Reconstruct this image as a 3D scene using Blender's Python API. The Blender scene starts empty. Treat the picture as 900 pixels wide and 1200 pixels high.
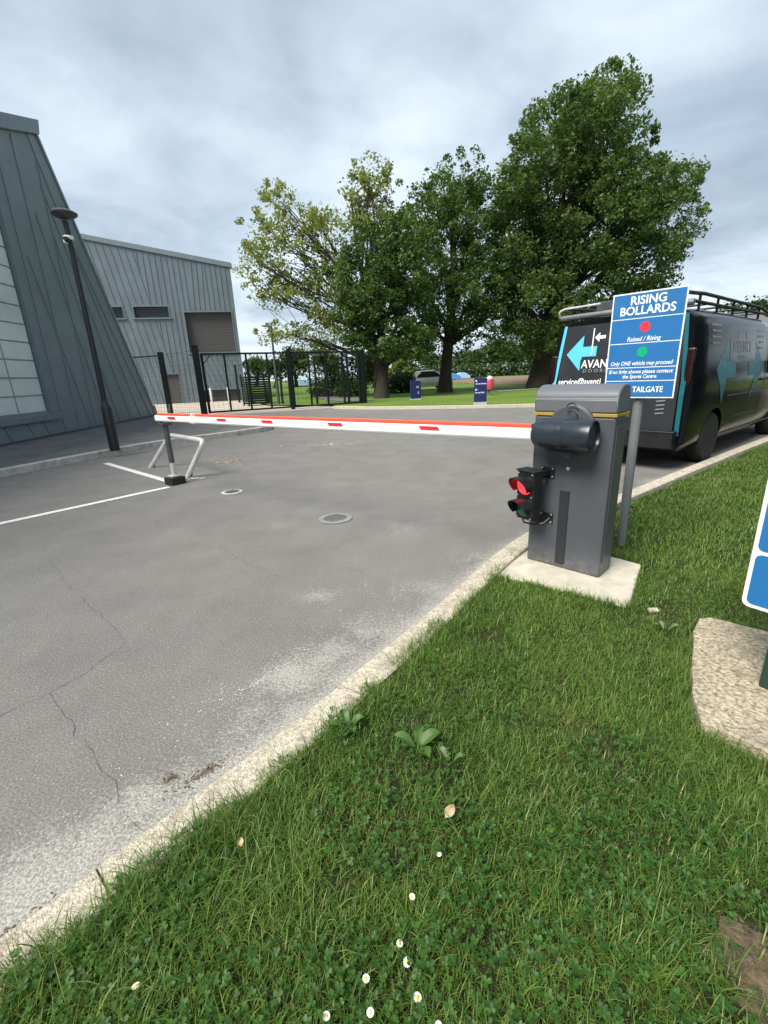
import bpy, bmesh, math, random
import numpy as np
from mathutils import Matrix, Vector, Euler
rad = math.radians
random.seed(7); rng = np.random.default_rng(7)
S = bpy.context.scene
C = S.collection

# ------------------------------------------------------------------ camera
CAM_H, FPX, VPD, CEN = 1.30, 520.0, (520.0, 2300.0), (450.0, 600.0)   # 900x1200 photograph
_dx, _dy = VPD[0]-CEN[0], VPD[1]-CEN[1]
ROLL = math.atan2(_dx, _dy); PITCH = math.atan2(FPX, math.hypot(_dx, _dy))
FWD = np.array([0, math.cos(PITCH), -math.sin(PITCH)])
_up = np.array([0, math.sin(PITCH), math.cos(PITCH)]); _rt = np.array([1., 0, 0])
RGT = _rt*math.cos(ROLL) - _up*math.sin(ROLL)
UPV = _up*math.cos(ROLL) + _rt*math.sin(ROLL)
cd = bpy.data.cameras.new('camera'); cam = bpy.data.objects.new('camera', cd); C.objects.link(cam)
cd.sensor_fit = 'VERTICAL'; cd.sensor_height = 36; cd.lens = FPX/1200*36
cd.clip_start = 0.05; cd.clip_end = 3000
M = Matrix.Identity(4)
for i in range(3):
    M[i][0] = RGT[i]; M[i][1] = UPV[i]; M[i][2] = -FWD[i]
M[2][3] = CAM_H
cam.matrix_world = M
S.camera = cam

# ------------------------------------------------------------------ light
SUN_EL, SUN_AZ = rad(52), math.atan2(-0.60, -0.64)      # direction TO the sun, behind the photographer's left shoulder
sdir = Vector((math.cos(SUN_EL)*math.cos(SUN_AZ), math.cos(SUN_EL)*math.sin(SUN_AZ), math.sin(SUN_EL)))
sd = bpy.data.lights.new('sun', 'SUN'); sd.energy = 3.9; sd.angle = rad(32); sd.color = (1.0, 0.95, 0.86)
sun = bpy.data.objects.new('sun', sd); C.objects.link(sun)
sun.rotation_euler = sdir.to_track_quat('Z', 'Y').to_euler()
W = bpy.data.worlds.new('World'); S.world = W; W.use_nodes = True
nt = W.node_tree; nt.nodes.clear()
def N(t, k, **kw):
    n = t.nodes.new(k)
    for a, b in kw.items(): setattr(n, a, b)
    return n
def math_(t, op, a, b=None, c=None):
    n = N(t, 'ShaderNodeMath', operation=op)
    for i, v in enumerate((a, b, c)):
        if v is None: continue
        if isinstance(v, (int, float)): n.inputs[i].default_value = v
        else: t.links.new(v, n.inputs[i])
    return n.outputs[0]
def ramp(t, fac, stops, interp='LINEAR'):
    n = N(t, 'ShaderNodeValToRGB'); n.color_ramp.interpolation = interp
    e = n.color_ramp.elements
    while len(e) < len(stops): e.new(0.5)
    for el, (p, c) in zip(e, stops):
        el.position = p; el.color = (c, c, c, 1) if isinstance(c, (int, float)) else (*c, 1)
    t.links.new(fac, n.inputs[0]); return n.outputs[0]
def mixc(t, fac, a, b, blend='MIX'):
    n = N(t, 'ShaderNodeMix', data_type='RGBA', blend_type=blend)
    for s, v in ((0, fac), (6, a), (7, b)):
        if isinstance(v, (int, float)): n.inputs[s].default_value = v
        elif isinstance(v, tuple): n.inputs[s].default_value = (*v, 1) if len(v) == 3 else v
        else: t.links.new(v, n.inputs[s])
    return n.outputs[2]
def noise(t, vec, scale, detail=4, rough=.55, dist=0.0, out=0):
    n = N(t, 'ShaderNodeTexNoise'); n.inputs['Scale'].default_value = scale
    n.inputs['Detail'].default_value = detail; n.inputs['Roughness'].default_value = rough
    n.inputs['Distortion'].default_value = dist
    if vec is not None: t.links.new(vec, n.inputs['Vector'])
    return n.outputs[out]
sky = N(nt, 'ShaderNodeTexSky', sky_type='NISHITA'); sky.sun_disc = False
sky.sun_elevation = SUN_EL; sky.sun_rotation = math.pi/2 - SUN_AZ
sky.air_density = 1.0; sky.dust_density = 2.0
tc = N(nt, 'ShaderNodeTexCoord'); sp = N(nt, 'ShaderNodeSeparateXYZ'); nt.links.new(tc.outputs['Generated'], sp.inputs[0])
zc = math_(nt, 'MAXIMUM', sp.outputs[2], 0.0)
den = math_(nt, 'ADD', zc, 0.22)
cb = N(nt, 'ShaderNodeCombineXYZ')
nt.links.new(math_(nt, 'DIVIDE', sp.outputs[0], den), cb.inputs[0])
nt.links.new(math_(nt, 'DIVIDE', sp.outputs[1], den), cb.inputs[1])
n1 = noise(nt, cb.outputs[0], 0.85, 7, .5, .35)
n2 = noise(nt, cb.outputs[0], 2.6, 6, .55, .6)
cl = math_(nt, 'ADD', math_(nt, 'MULTIPLY', n1, .80), math_(nt, 'MULTIPLY', n2, .20))
cl = math_(nt, 'ADD', math_(nt, 'SUBTRACT', cl, math_(nt, 'MULTIPLY', zc, .17)), .03)          # lighter low in the sky
cloud = ramp(nt, cl, [(.33, (2.4, 3.0, 3.65)), (.45, (3.8, 4.55, 5.3)), (.55, (5.4, 6.15, 6.8)), (.66, (7.2, 7.8, 8.1))])
cover = ramp(nt, n2, [(.25, .80), (.5, .93)])
sk = mixc(nt, cover, sky.outputs[0], cloud)
bg = N(nt, 'ShaderNodeBackground'); bg.inputs[1].default_value = 0.10
nt.links.new(sk, bg.inputs[0])
nt.links.new(bg.outputs[0], N(nt, 'ShaderNodeOutputWorld').inputs[0])
S.view_settings.view_transform = 'Standard'; S.view_settings.look = 'None'
S.view_settings.exposure = 0.74; S.view_settings.gamma = 1.0; S.view_settings.use_curve_mapping = False
S.cycles.max_bounces = 6; S.cycles.transparent_max_bounces = 8
S.cycles.use_denoising = True

# ------------------------------------------------------------------ photo measuring
def ray(x, y):
    d = FWD*FPX + RGT*(x-CEN[0]) - UPV*(y-CEN[1]); return d/np.linalg.norm(d)
def gp(x, y, z=0.0):
    d = ray(x, y); t = (z-CAM_H)/d[2]; return np.array([0, 0, CAM_H]) + d*t
def atY(x, y, Y):
    d = ray(x, y); t = Y/d[1]; return np.array([0, 0, CAM_H]) + d*t
def on_plane(x, y, p, n):
    d = ray(x, y); o = np.array([0, 0, CAM_H]); t = ((np.asarray(p)-o) @ n)/(d @ n); return o + d*t

# ------------------------------------------------------------------ object helpers
def tag(o, label=None, cat=None, group=None, kind=None):
    if label: o['label'] = label
    if cat: o['category'] = cat
    if group: o['group'] = group
    if kind: o['kind'] = kind
    return o
def thing(name, label, cat, loc=(0, 0, 0), rz=0.0, group=None):
    o = bpy.data.objects.new(name, None); C.objects.link(o); o.empty_display_size = .1
    o.location = loc; o.rotation_euler = (0, 0, rz)
    return tag(o, label, cat, group)
class MB:
    def __init__(s): s.v = []; s.f = []; s.m = []; s.cur = 0
    def add(s, vs, fs):
        b = len(s.v); s.v += [tuple(map(float, q)) for q in vs]
        s.f += [tuple(i+b for i in f) for f in fs]; s.m += [s.cur]*len(fs); return s
    def box(s, c, d, rot=None):
        hx, hy, hz = d[0]/2, d[1]/2, d[2]/2
        vs = [Vector((x, y, z)) for x in (-hx, hx) for y in (-hy, hy) for z in (-hz, hz)]
        if rot is not None:
            R = Euler(rot).to_matrix(); vs = [R @ q for q in vs]
        vs = [q+Vector(c) for q in vs]
        return s.add(vs, [(0, 1, 3, 2), (4, 6, 7, 5), (0, 4, 5, 1), (2, 3, 7, 6), (0, 2, 6, 4), (1, 5, 7, 3)])
    def beam(s, a, b, w, h, up=(0, 0, 1)):
        a = Vector(a); b = Vector(b); t = (b-a).normalized(); r = t.cross(Vector(up)).normalized(); u = r.cross(t)
        vs = []
        for p in (a, b):
            for (i, j) in ((-1, -1), (1, -1), (1, 1), (-1, 1)): vs.append(p + r*(i*w/2) + u*(j*h/2))
        return s.add(vs, [(3, 2, 1, 0), (4, 5, 6, 7), (0, 1, 5, 4), (1, 2, 6, 5), (2, 3, 7, 6), (3, 0, 4, 7)])
    def tube(s, path, r, n=10, cap=True):
        P = [Vector(p) for p in path]; k = len(P)
        R = list(r) if hasattr(r, '__len__') else [r]*k
        t0 = (P[1]-P[0]).normalized()
        ref = Vector((0, 0, 1)) if abs(t0.z) < .9 else Vector((1, 0, 0))
        nrm = t0.cross(ref).normalized(); vs = []; fs = []
        for i in range(k):
            t = (P[min(i+1, k-1)]-P[max(i-1, 0)]).normalized()
            nrm = (nrm - t*nrm.dot(t)).normalized(); bi = t.cross(nrm)
            for j in range(n):
                a = 2*math.pi*j/n; vs.append(P[i] + (nrm*math.cos(a)+bi*math.sin(a))*R[i])
        for i in range(k-1):
            for j in range(n):
                j2 = (j+1) % n; fs.append((i*n+j, i*n+j2, (i+1)*n+j2, (i+1)*n+j))
        if cap: fs.append(tuple(range(n-1, -1, -1))); fs.append(tuple((k-1)*n+j for j in range(n)))
        return s.add(vs, fs)
    def prism(s, poly, off):
        n = len(poly); off = Vector(off); a = [Vector(p) for p in poly]; b = [p+off for p in a]
        return s.add(a+b, [tuple(range(n-1, -1, -1)), tuple(range(n, 2*n))] + [(i, (i+1) % n, n+(i+1) % n, n+i) for i in range(n)])
    def lathe(s, prof, c=(0, 0, 0), n=24, axis='Z'):
        vs = []; fs = []; k = len(prof)
        for (r, z) in prof:
            for j in range(n):
                a = 2*math.pi*j/n; x, y = r*math.cos(a), r*math.sin(a)
                q = (x, y, z) if axis == 'Z' else ((z, x, y) if axis == 'X' else (y, z, x))
                vs.append((q[0]+c[0], q[1]+c[1], q[2]+c[2]))
        for i in range(k-1):
            for j in range(n):
                j2 = (j+1) % n; fs.append((i*n+j, i*n+j2, (i+1)*n+j2, (i+1)*n+j))
        fs.append(tuple(range(n-1, -1, -1))); fs.append(tuple((k-1)*n+j for j in range(n)))
        return s.add(vs, fs)
    def poly(s, pts): return s.add(pts, [tuple(range(len(pts)))])
    def build(s, name, mats, parent=None, smooth=False, bevel=0, fixn=True):
        me = bpy.data.meshes.new(name); me.from_pydata(s.v, [], s.f)
        for m in (mats if isinstance(mats, (list, tuple)) else [mats]): me.materials.append(m)
        if any(s.m): me.polygons.foreach_set('material_index', s.m)
        if fixn:
            bm = bmesh.new(); bm.from_mesh(me); bmesh.ops.recalc_face_normals(bm, faces=bm.faces); bm.to_mesh(me); bm.free()
        o = bpy.data.objects.new(name, me); C.objects.link(o)
        if parent is not None: o.parent = parent
        if smooth:
            me.polygons.foreach_set('use_smooth', [True]*len(me.polygons))
            try: me.set_sharp_from_angle(angle=rad(38))
            except Exception: pass
        if bevel:
            b = o.modifiers.new('bevel', 'BEVEL'); b.width = bevel; b.segments = 2; b.limit_method = 'ANGLE'; b.angle_limit = rad(35)
        return o
def np_mesh(name, V, F4, mat, parent=None, smooth=False):
    """V (n,3); F4 (m,4) quads, -1 in the last column makes a triangle."""
    me = bpy.data.meshes.new(name); F4 = np.asarray(F4)
    tri = F4[:, 3] < 0; cnt = np.where(tri, 3, 4); me.vertices.add(len(V))
    me.vertices.foreach_set('co', np.ascontiguousarray(V, dtype=np.float32).ravel())
    me.loops.add(int(cnt.sum())); me.polygons.add(len(F4))
    st = np.concatenate([[0], np.cumsum(cnt)[:-1]])
    me.polygons.foreach_set('loop_start', st.astype(np.int32))
    idx = F4.ravel(); me.loops.foreach_set('vertex_index', idx[idx >= 0].astype(np.int32))
    me.update(calc_edges=True); me.validate()
    if smooth: me.polygons.foreach_set('use_smooth', [True]*len(me.polygons))
    me.materials.append(mat)
    o = bpy.data.objects.new(name, me); C.objects.link(o)
    if parent is not None: o.parent = parent
    return o
def lettering(txt, size, m, parent, T, bold=0.0, shear=0.0, align='CENTER', warp=None, name='lettering', space=1.0, line=1.0, width=None):
    """flat lettering turned into a mesh. T: 4x4 from text plane (x right, y up) to the parent's space."""
    cu = bpy.data.curves.new(name, 'FONT'); cu.body = txt; cu.size = size; cu.align_x = align; cu.align_y = 'CENTER'
    cu.offset = bold; cu.shear = shear; cu.extrude = 0.0; cu.space_character = space; cu.space_line = line; cu.resolution_u = 3
    o = bpy.data.objects.new(name, cu); C.objects.link(o)
    dg = bpy.context.evaluated_depsgraph_get(); me = bpy.data.meshes.new_from_object(o.evaluated_get(dg))
    bpy.data.objects.remove(o); bpy.data.curves.remove(cu)
    if width:
        xs_ = [v.co.x for v in me.vertices]; k_ = width/(max(xs_)-min(xs_)); x0_ = (max(xs_)+min(xs_))/2 if align == 'CENTER' else min(xs_)
        for v in me.vertices: v.co.x = (v.co.x-x0_)*k_
    if warp:
        for v in me.vertices: v.co = Vector(warp(v.co.x, v.co.y))
    else: me.transform(T)
    me.name = name; me.materials.clear(); me.materials.append(m)
    q = bpy.data.objects.new(name, me); C.objects.link(q); q.parent = parent; return q
def TXZ(x, y, z): return Matrix.Translation((x, y, z)) @ Matrix.Rotation(rad(90), 4, 'X')     # faces -Y

# ------------------------------------------------------------------ materials
def mat(name, col, rough=.5, metal=0.0, var=.12, scale=6.0, bump=0.0, bscale=60.0, coat=0.0, rvar=.1, dirt=None, dscale=3.0, spec=.5):
    m = bpy.data.materials.new(name); m.use_nodes = True; t = m.node_tree
    b = t.nodes['Principled BSDF']; g = N(t, 'ShaderNodeTexCoord').outputs['Object']
    nz = noise(t, g, scale, 5)
    lo = tuple(max(0, c*(1-var)) for c in col); hi = tuple(min(1, c*(1+var)) for c in col)
    c = ramp(t, nz, [(.3, lo), (.7, hi)])
    if dirt:
        dn = noise(t, g, dscale, 7, .65)
        c = mixc(t, ramp(t, dn, [(.50, 0.0), (.72, .75)]), c, dirt)
    t.links.new(c, b.inputs['Base Color'])
    t.links.new(ramp(t, noise(t, g, scale*2.3, 4), [(.3, max(.02, rough-rvar)), (.7, min(1, rough+rvar))]), b.inputs['Roughness'])
    b.inputs['Metallic'].default_value = metal; b.inputs['Specular IOR Level'].default_value = spec
    if coat: b.inputs['Coat Weight'].default_value = coat; b.inputs['Coat Roughness'].default_value = .08
    if bump:
        bp = N(t, 'ShaderNodeBump'); bp.inputs['Strength'].default_value = bump; bp.inputs['Distance'].default_value = .01
        t.links.new(noise(t, g, bscale, 3), bp.inputs['Height']); t.links.new(bp.outputs[0], b.inputs['Normal'])
    return m
def leafmat(name, cols, trans=.35, rough=.55, patch=None, straw=False):
    m = bpy.data.materials.new(name); m.use_nodes = True; t = m.node_tree; b = t.nodes['Principled BSDF']
    geo = N(t, 'ShaderNodeNewGeometry'); k = len(cols)
    c = ramp(t, geo.outputs['Random Per Island'], [(i/(k-1), q) for i, q in enumerate(cols)])
    g = N(t, 'ShaderNodeTexCoord').outputs['Object']
    if patch:
        c = mixc(t, ramp(t, noise(t, g, patch[0], 3), [(.42, 0.0), (.62, patch[2])]), c, patch[1])
    if straw:
        c = mixc(t, math_(t, 'MULTIPLY', ramp(t, noise(t, g, 2.3, 4, .6), [(.58, 0.0), (.74, .5)]), ramp(t, geo.outputs['Random Per Island'], [(.3, .35), (.8, 1.0)])), c, (.33, .27, .12))
    t.links.new(c, b.inputs['Base Color']); b.inputs['Roughness'].default_value = rough
    b.inputs['Specular IOR Level'].default_value = .35
    tr = N(t, 'ShaderNodeBsdfTranslucent'); t.links.new(mixc(t, 1.0, c, (1.08, 1.25, .5), 'MULTIPLY'), tr.inputs[0])
    mx = N(t, 'ShaderNodeMixShader'); mx.inputs[0].default_value = trans
    t.links.new(b.outputs[0], mx.inputs[1]); t.links.new(tr.outputs[0], mx.inputs[2])
    t.links.new(mx.outputs[0], t.nodes['Material Output'].inputs[0]); return m
def emis(name, col, st, base=None):
    m = mat(name, base or col, .25, var=.05); b = m.node_tree.nodes['Principled BSDF']
    b.inputs['Emission Color'].default_value = (*col, 1); b.inputs['Emission Strength'].default_value = st; return m

zinc = mat('weathered zinc cladding', (.165, .205, .226), .45, .08, .12, 1.2, .06, 25, dirt=(.145, .18, .195), dscale=.6)
zinc2 = mat('light grey standing seam cladding', (.125, .160, .182), .45, .1, .12, .8, .05, 20, dirt=(.105, .13, .147), dscale=.5)
zinc_trim = mat('grey metal trim', (.16, .20, .22), .4, .2, .08)
shutter = mat('brown grey roller shutter', (.085, .08, .078), .5, .2, .06)
darkglass = mat('dark louvre glass', (.03, .033, .036), .25, 0, .2)
frost = mat('frosted channel glass', (.60, .67, .65), .25, 0, .10, .5, dirt=(.46, .52, .50), dscale=.8)
concrete = mat('pale concrete', (.50, .46, .38), .9, 0, .16, 9, .5, 160, dirt=(.33, .29, .22), dscale=6)
kerbmat = mat('weathered kerb concrete', (.52, .465, .37), .92, 0, .40, 60, 1.0, 150, dirt=(.24, .205, .155), dscale=9)
pavemat = mat('pavement asphalt', (.125, .122, .118), .9, 0, .2, 4, .4, 200, dirt=(.19, .185, .175), dscale=1.3)
yardmat = mat('tan concrete yard', (.42, .36, .30), .9, 0, .15, 1.0, .2, 60, dirt=(.32, .27, .23), dscale=.6)
pebble = mat('exposed aggregate concrete', (.37, .315, .225), .92, 0, .65, 70, 1.0, 110, dirt=(.20, .165, .115), dscale=9)
whitepaint = mat('worn white road paint', (.72, .72, .69), .8, 0, .1, 12, .3, 150, dirt=(.30, .30, .29), dscale=22)
steel = mat('galvanised steel', (.58, .58, .56), .45, .3, .18, 9, .05, 40)
darksteel = mat('dark grey painted steel', (.075, .08, .085), .45, .2, .15, 8)
blackpaint = mat('black satin paint', (.012, .015, .015), .42, 0, .3, 6)
greenblack = mat('dark green fence coating', (.006, .012, .011), .6, 0, .3, 6, spec=.2)
cabgrey = mat('graphite cabinet paint', (.066, .074, .088), .42, 0, .06, 5, .04, 300, dirt=(.105, .11, .118), dscale=2.2)
def splash(m, z1, tone):
    t = m.node_tree; b = t.nodes['Principled BSDF']; old = b.inputs['Base Color'].links[0].from_socket
    g = N(t, 'ShaderNodeTexCoord').outputs['Object']; sp_ = N(t, 'ShaderNodeSeparateXYZ'); t.links.new(g, sp_.inputs[0])
    f = math_(t, 'SUBTRACT', 1.0, math_(t, 'DIVIDE', sp_.outputs[2], z1)); f = math_(t, 'MULTIPLY', math_(t, 'MAXIMUM', f, 0.0), ramp(t, noise(t, g, 22, 8, .75), [(.40, 0.0), (.66, 1.0)]))
    t.links.new(mixc(t, f, old, tone), b.inputs['Base Color'])
splash(cabgrey, .14, (.17, .16, .14))
cablight = mat('grey hood paint', (.115, .124, .140), .40, 0, .05, 5, .03, 300)
cabdark = mat('cabinet inset strip', (.02, .022, .026), .5)
yellow = mat('yellow trim strip', (.33, .235, .05), .45, 0, .15, 8)
hubmat = mat('blue black moulded hub', (.022, .030, .042), .28, .1, .2, 6)
white = mat('white powder coat', (.78, .79, .78), .38, 0, .05, 4, dirt=(.62, .62, .60), dscale=2)
redrubber = mat('red rubber strip', (.78, .095, .055), .5, 0, .08, 6)
redrefl = mat('red reflector', (.62, .03, .05), .2, 0, .25, 40)
plastic = mat('black plastic', (.010, .011, .012), .38, 0, .2, 9)
bolt = mat('bright bolt heads', (.75, .75, .74), .3, .7)
signblue = mat('sign blue', (.022, .15, .39), .35, 0, .05, 3, dirt=(.028, .165, .40), dscale=4)
signwhite = mat('sign white', (.80, .82, .83), .4, 0, .03)
signred = mat('sign red', (.80, .035, .06), .4, 0, .03)
signgreen = mat('sign green', (.0, .38, .16), .4, 0, .03)
galvgrey = mat('grey painted post', (.14, .155, .16), .5, .1, .12, 6)
navy = mat('navy sign panel', (.014, .022, .105), .4, 0, .08)
vanblack = mat('black van paint', (.005, .006, .008), .16, 0, .15, 2, rvar=.04, spec=.22)
vanwrap = mat('charcoal vinyl wrap', (.026, .028, .034), .32, 0, .1, 2)
teal = mat('teal vinyl', (.025, .27, .37), .3, 0, .06)
stripeshade = mat('shade toned stripe vinyl', (.010, .105, .13), .35, 0, .06)  # right corner stripe: same vinyl as the left, shade mixed into the colour
arrowshade = mat('shade toned arrow vinyl', (.012, .125, .155), .35, 0, .06)  # side arrows: the rear's vinyl with the van side's shade put in its colour
skyblue = mat('sky blue vinyl', (.10, .50, .80), .35, 0, .05)
greytext = mat('grey vinyl letters', (.20, .22, .23), .5, 0, .05)
tyre = mat('tyre rubber', (.014, .014, .014), .85, 0, .25, 30, .3, 120)
rim = mat('dark alloy', (.05, .052, .055), .35, .6)
carglass = mat('car window glass', (.015, .018, .02), .06, 0, .1)
carwhite = mat('pale silver car paint', (.62, .64, .66), .25, .2, .04, 3, coat=.5)
soil = mat('bare soil', (.105, .074, .046), .95, 0, .5, 40, 1.0, 45, dirt=(.055, .040, .026), dscale=16)
dirtm = mat('brown dirt crumbs', (.13, .098, .068), .95, 0, .5, 60)
tanchip = mat('tan stone chips', (.38, .31, .235), .9, 0, .35, 50)
whitechip = mat('pale stone chips', (.56, .54, .50), .9, 0, .3, 50)
bark = mat('tree bark', (.034, .028, .021), .95, 0, .4, 7, .9, 22)
cast = mat('cast iron cover', (.14, .14, .15), .55, .5, .25, 30, .5, 90)
bluecover = mat('blue sheet', (.08, .22, .58), .6, 0, .1)
bluepale = mat('pale blue sheet', (.32, .50, .72), .6, 0, .1)
redbin = mat('red bin', (.45, .05, .06), .4, 0, .1)
brick = mat('pale brown render', (.30, .25, .20), .9, 0, .15)
rooftile = mat('grey roof tiles', (.13, .13, .13), .85, 0, .25, 12)
deadleaf = mat('dried leaf', (.42, .33, .19), .8, 0, .3, 30)
petal = mat('daisy petals', (.80, .80, .76), .6, 0, .04)
daisyeye = mat('daisy eye', (.75, .50, .03), .7, 0, .1)

# road surface -------------------------------------------------------------
def road_material():
    m = bpy.data.materials.new('worn asphalt'); m.use_nodes = True; t = m.node_tree; b = t.nodes['Principled BSDF']
    g = N(t, 'ShaderNodeTexCoord').outputs['Object']
    big = noise(t, g, .35, 5, .6); mid = noise(t, g, 2.2, 6, .65); fine = noise(t, g, 130, 3, .7); chips = noise(t, g, 105, 2, .5)
    c = ramp(t, big, [(.3, (.130, .125, .117)), (.7, (.208, .199, .185))])
    c = mixc(t, .55, c, ramp(t, mid, [(.3, (.137, .133, .127)), (.7, (.22, .211, .198))]))
    c = mixc(t, .75, c, ramp(t, fine, [(.32, .48), (.5, .96), (.70, 1.55)]), 'MULTIPLY')
    c = mixc(t, ramp(t, chips, [(.62, 0.0), (.72, .6)]), c, (.46, .44, .41))
    at = N(t, 'ShaderNodeAttribute'); at.attribute_name = 'dust'
    dn = noise(t, g, 9, 8, .72); dn2 = noise(t, g, 60, 4, .7)
    dm = math_(t, 'ADD', at.outputs['Fac'], math_(t, 'MULTIPLY', math_(t, 'SUBTRACT', dn, .5), 1.1))
    dm = math_(t, 'ADD', dm, math_(t, 'MULTIPLY', math_(t, 'SUBTRACT', dn2, .5), 1.9))
    dm = ramp(t, dm, [(.38, 0.0), (.92, .68)])
    c = mixc(t, dm, c, mixc(t, ramp(t, fine, [(.36, 0.0), (.64, 1.0)]), (.22, .208, .188), (.58, .555, .505)))
    t.links.new(c, b.inputs['Base Color']); b.inputs['Roughness'].default_value = .82
    b.inputs['Specular IOR Level'].default_value = .35
    bp = N(t, 'ShaderNodeBump'); bp.inputs['Strength'].default_value = .55; bp.inputs['Distance'].default_value = .006
    t.links.new(math_(t, 'ADD', fine, chips), bp.inputs['Height']); t.links.new(bp.outputs[0], b.inputs['Normal']); return m
def turf_material(name, near):
    m = bpy.data.materials.new(name); m.use_nodes = True; t = m.node_tree; b = t.nodes['Principled BSDF']
    g = N(t, 'ShaderNodeTexCoord').outputs['Object']
    if near:
        c = ramp(t, noise(t, g, 40, 6, .7), [(.3, (.014, .018, .007)), (.5, (.034, .040, .014)), (.7, (.080, .072, .036))])
    else:
        c = ramp(t, noise(t, g, .22, 5, .6), [(.32, (.075, .135, .020)), (.55, (.115, .185, .030)), (.72, (.17, .205, .05))])
        c = mixc(t, .5, c, ramp(t, noise(t, g, 14, 4, .7), [(.3, .5), (.7, 1.5)]), 'MULTIPLY')
    t.links.new(c, b.inputs['Base Color']); b.inputs['Roughness'].default_value = .9; b.inputs['Specular IOR Level'].default_value = .2
    bp = N(t, 'ShaderNodeBump'); bp.inputs['Strength'].default_value = .8; bp.inputs['Distance'].default_value = .03
    t.links.new(noise(t, g, 60 if near else 12, 4, .7), bp.inputs['Height']); t.links.new(bp.outputs[0], b.inputs['Normal']); return m
turf_near = turf_material('turf thatch', True); turf_far = turf_material('mown grass', False)

# ================================================================== STRUCTURE
# kerb line: road-side edge (from behind the camera to far right)
KERB = np.array([(-6.2, -4.6), (-3.4, -1.75), (-1.9, -.18), (-.99, .75), (-.72, 1.06), (-.44, 1.37), (-.11, 1.79), (.33, 2.36), (.72, 2.90),
                 (1.16, 3.40), (2.29, 4.24), (3.80, 5.42), (6.73, 7.66), (10.5, 10.4), (16, 13.2), (30, 17.0)])
def smooth_line(P, step=.12):
    P = np.asarray(P, float)
    for _ in range(2):
        Q = [P[0]]
        for a, b in zip(P[:-1], P[1:]): Q += [a*.75+b*.25, a*.25+b*.75]
        Q.append(P[-1]); P = np.array(Q)
    d = np.concatenate([[0], np.cumsum(np.linalg.norm(np.diff(P, axis=0), axis=1))])
    s = np.arange(0, d[-1], step); return np.stack([np.interp(s, d, P[:, 0]), np.interp(s, d, P[:, 1])], 1)
KL = smooth_line(KERB)
def normals2(L):
    t = np.gradient(L, axis=0); t /= np.linalg.norm(t, axis=1, keepdims=True); return np.stack([t[:, 1], -t[:, 0]], 1)   # to the right
KN = normals2(KL); KW = .145
def kerb_dist(P):
    """signed distance from the kerb's road edge; positive on the grass side."""
    P = np.asarray(P); out = np.empty(len(P))
    for i in range(0, len(P), 20000):
        q = P[i:i+20000]; d = ((q[:, None, :]-KL[None, :, :])**2).sum(2); j = d.argmin(1)
        out[i:i+20000] = ((q-KL[j])*KN[j]).sum(1)
    return out
# far kerb and everything beyond it
FARK = np.array([(-2.1, 20.4), (-1.1, 19.6), (-.54, 18.95), (2.79, 17.49), (5.79, 16.62), (9, 15.95), (16, 15.2), (30, 17.5)])

def ground_sheet():
    g = MB(); g.poly([(-1500, -600, -.06), (1500, -600, -.06), (1500, 2500, -.06), (-1500, 2500, -.06)])
    tag(g.build('ground', turf_far), kind='structure')
ground_sheet()
def grid(xs, ys, zf):
    X, Y = np.meshgrid(xs, ys); V = np.stack([X, Y, zf(X, Y)], -1).reshape(-1, 3); nx, ny = len(xs), len(ys)
    i = np.arange(nx-1)[None, :] + np.arange(ny-1)[:, None]*nx
    F = np.stack([i, i+1, i+1+nx, i+nx], -1).reshape(-1, 4); return V, F
xs = np.unique(np.concatenate([np.linspace(-60, -10, 14), np.linspace(-10, -3.2, 24), np.arange(-3.2, 2.6, .07), np.linspace(2.6, 32, 40)]))
ys = np.unique(np.concatenate([np.linspace(-30, -1, 15), np.arange(-1, 6, .07), np.linspace(6, 36, 60)]))
V, F = grid(xs, ys, lambda X, Y: X*0)
road = np_mesh('road', V, F, road_material()); tag(road, kind='structure')
kd = -kerb_dist(V[:, :2]); near = np.hypot(V[:, 0], V[:, 1]) < 12
dust = np.where(kd > 0, 1.0*np.exp(-kd/np.where(V[:, 1] < 2.2, .17, .13)), .9)*np.where(near, 1, .5)
def blob(px, py, r, a, ax=0):
    global dust
    c = gp(px, py)[:2]; d2 = (V[:, 0]-c[0])**2 + (V[:, 1]-c[1])**2; dust = np.maximum(dust, a*np.exp(-d2/(r*r)))
for q in [(345, 790, .20, .95), (390, 765, .18, .75), (440, 735, .2, .66), (300, 835, .16, .6), (375, 698, .16, .62), (425, 688, .14, .52), (470, 690, .2, .50),
          (40, 1050, .24, 1.0), (110, 1000, .2, .95), (170, 945, .16, .9), (240, 905, .13, .6), (-40, 1110, .3, .9), (325, 618, .2, .42), (560, 655, .25, .55), (510, 690, .2, .6),
          (385, 520, .5, .42), (470, 620, .3, .40), (520, 560, .5, .36)]: blob(*q)
a = road.data.attributes.new('dust', 'FLOAT', 'POINT'); a.data.foreach_set('value', dust.astype(np.float32))
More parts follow.
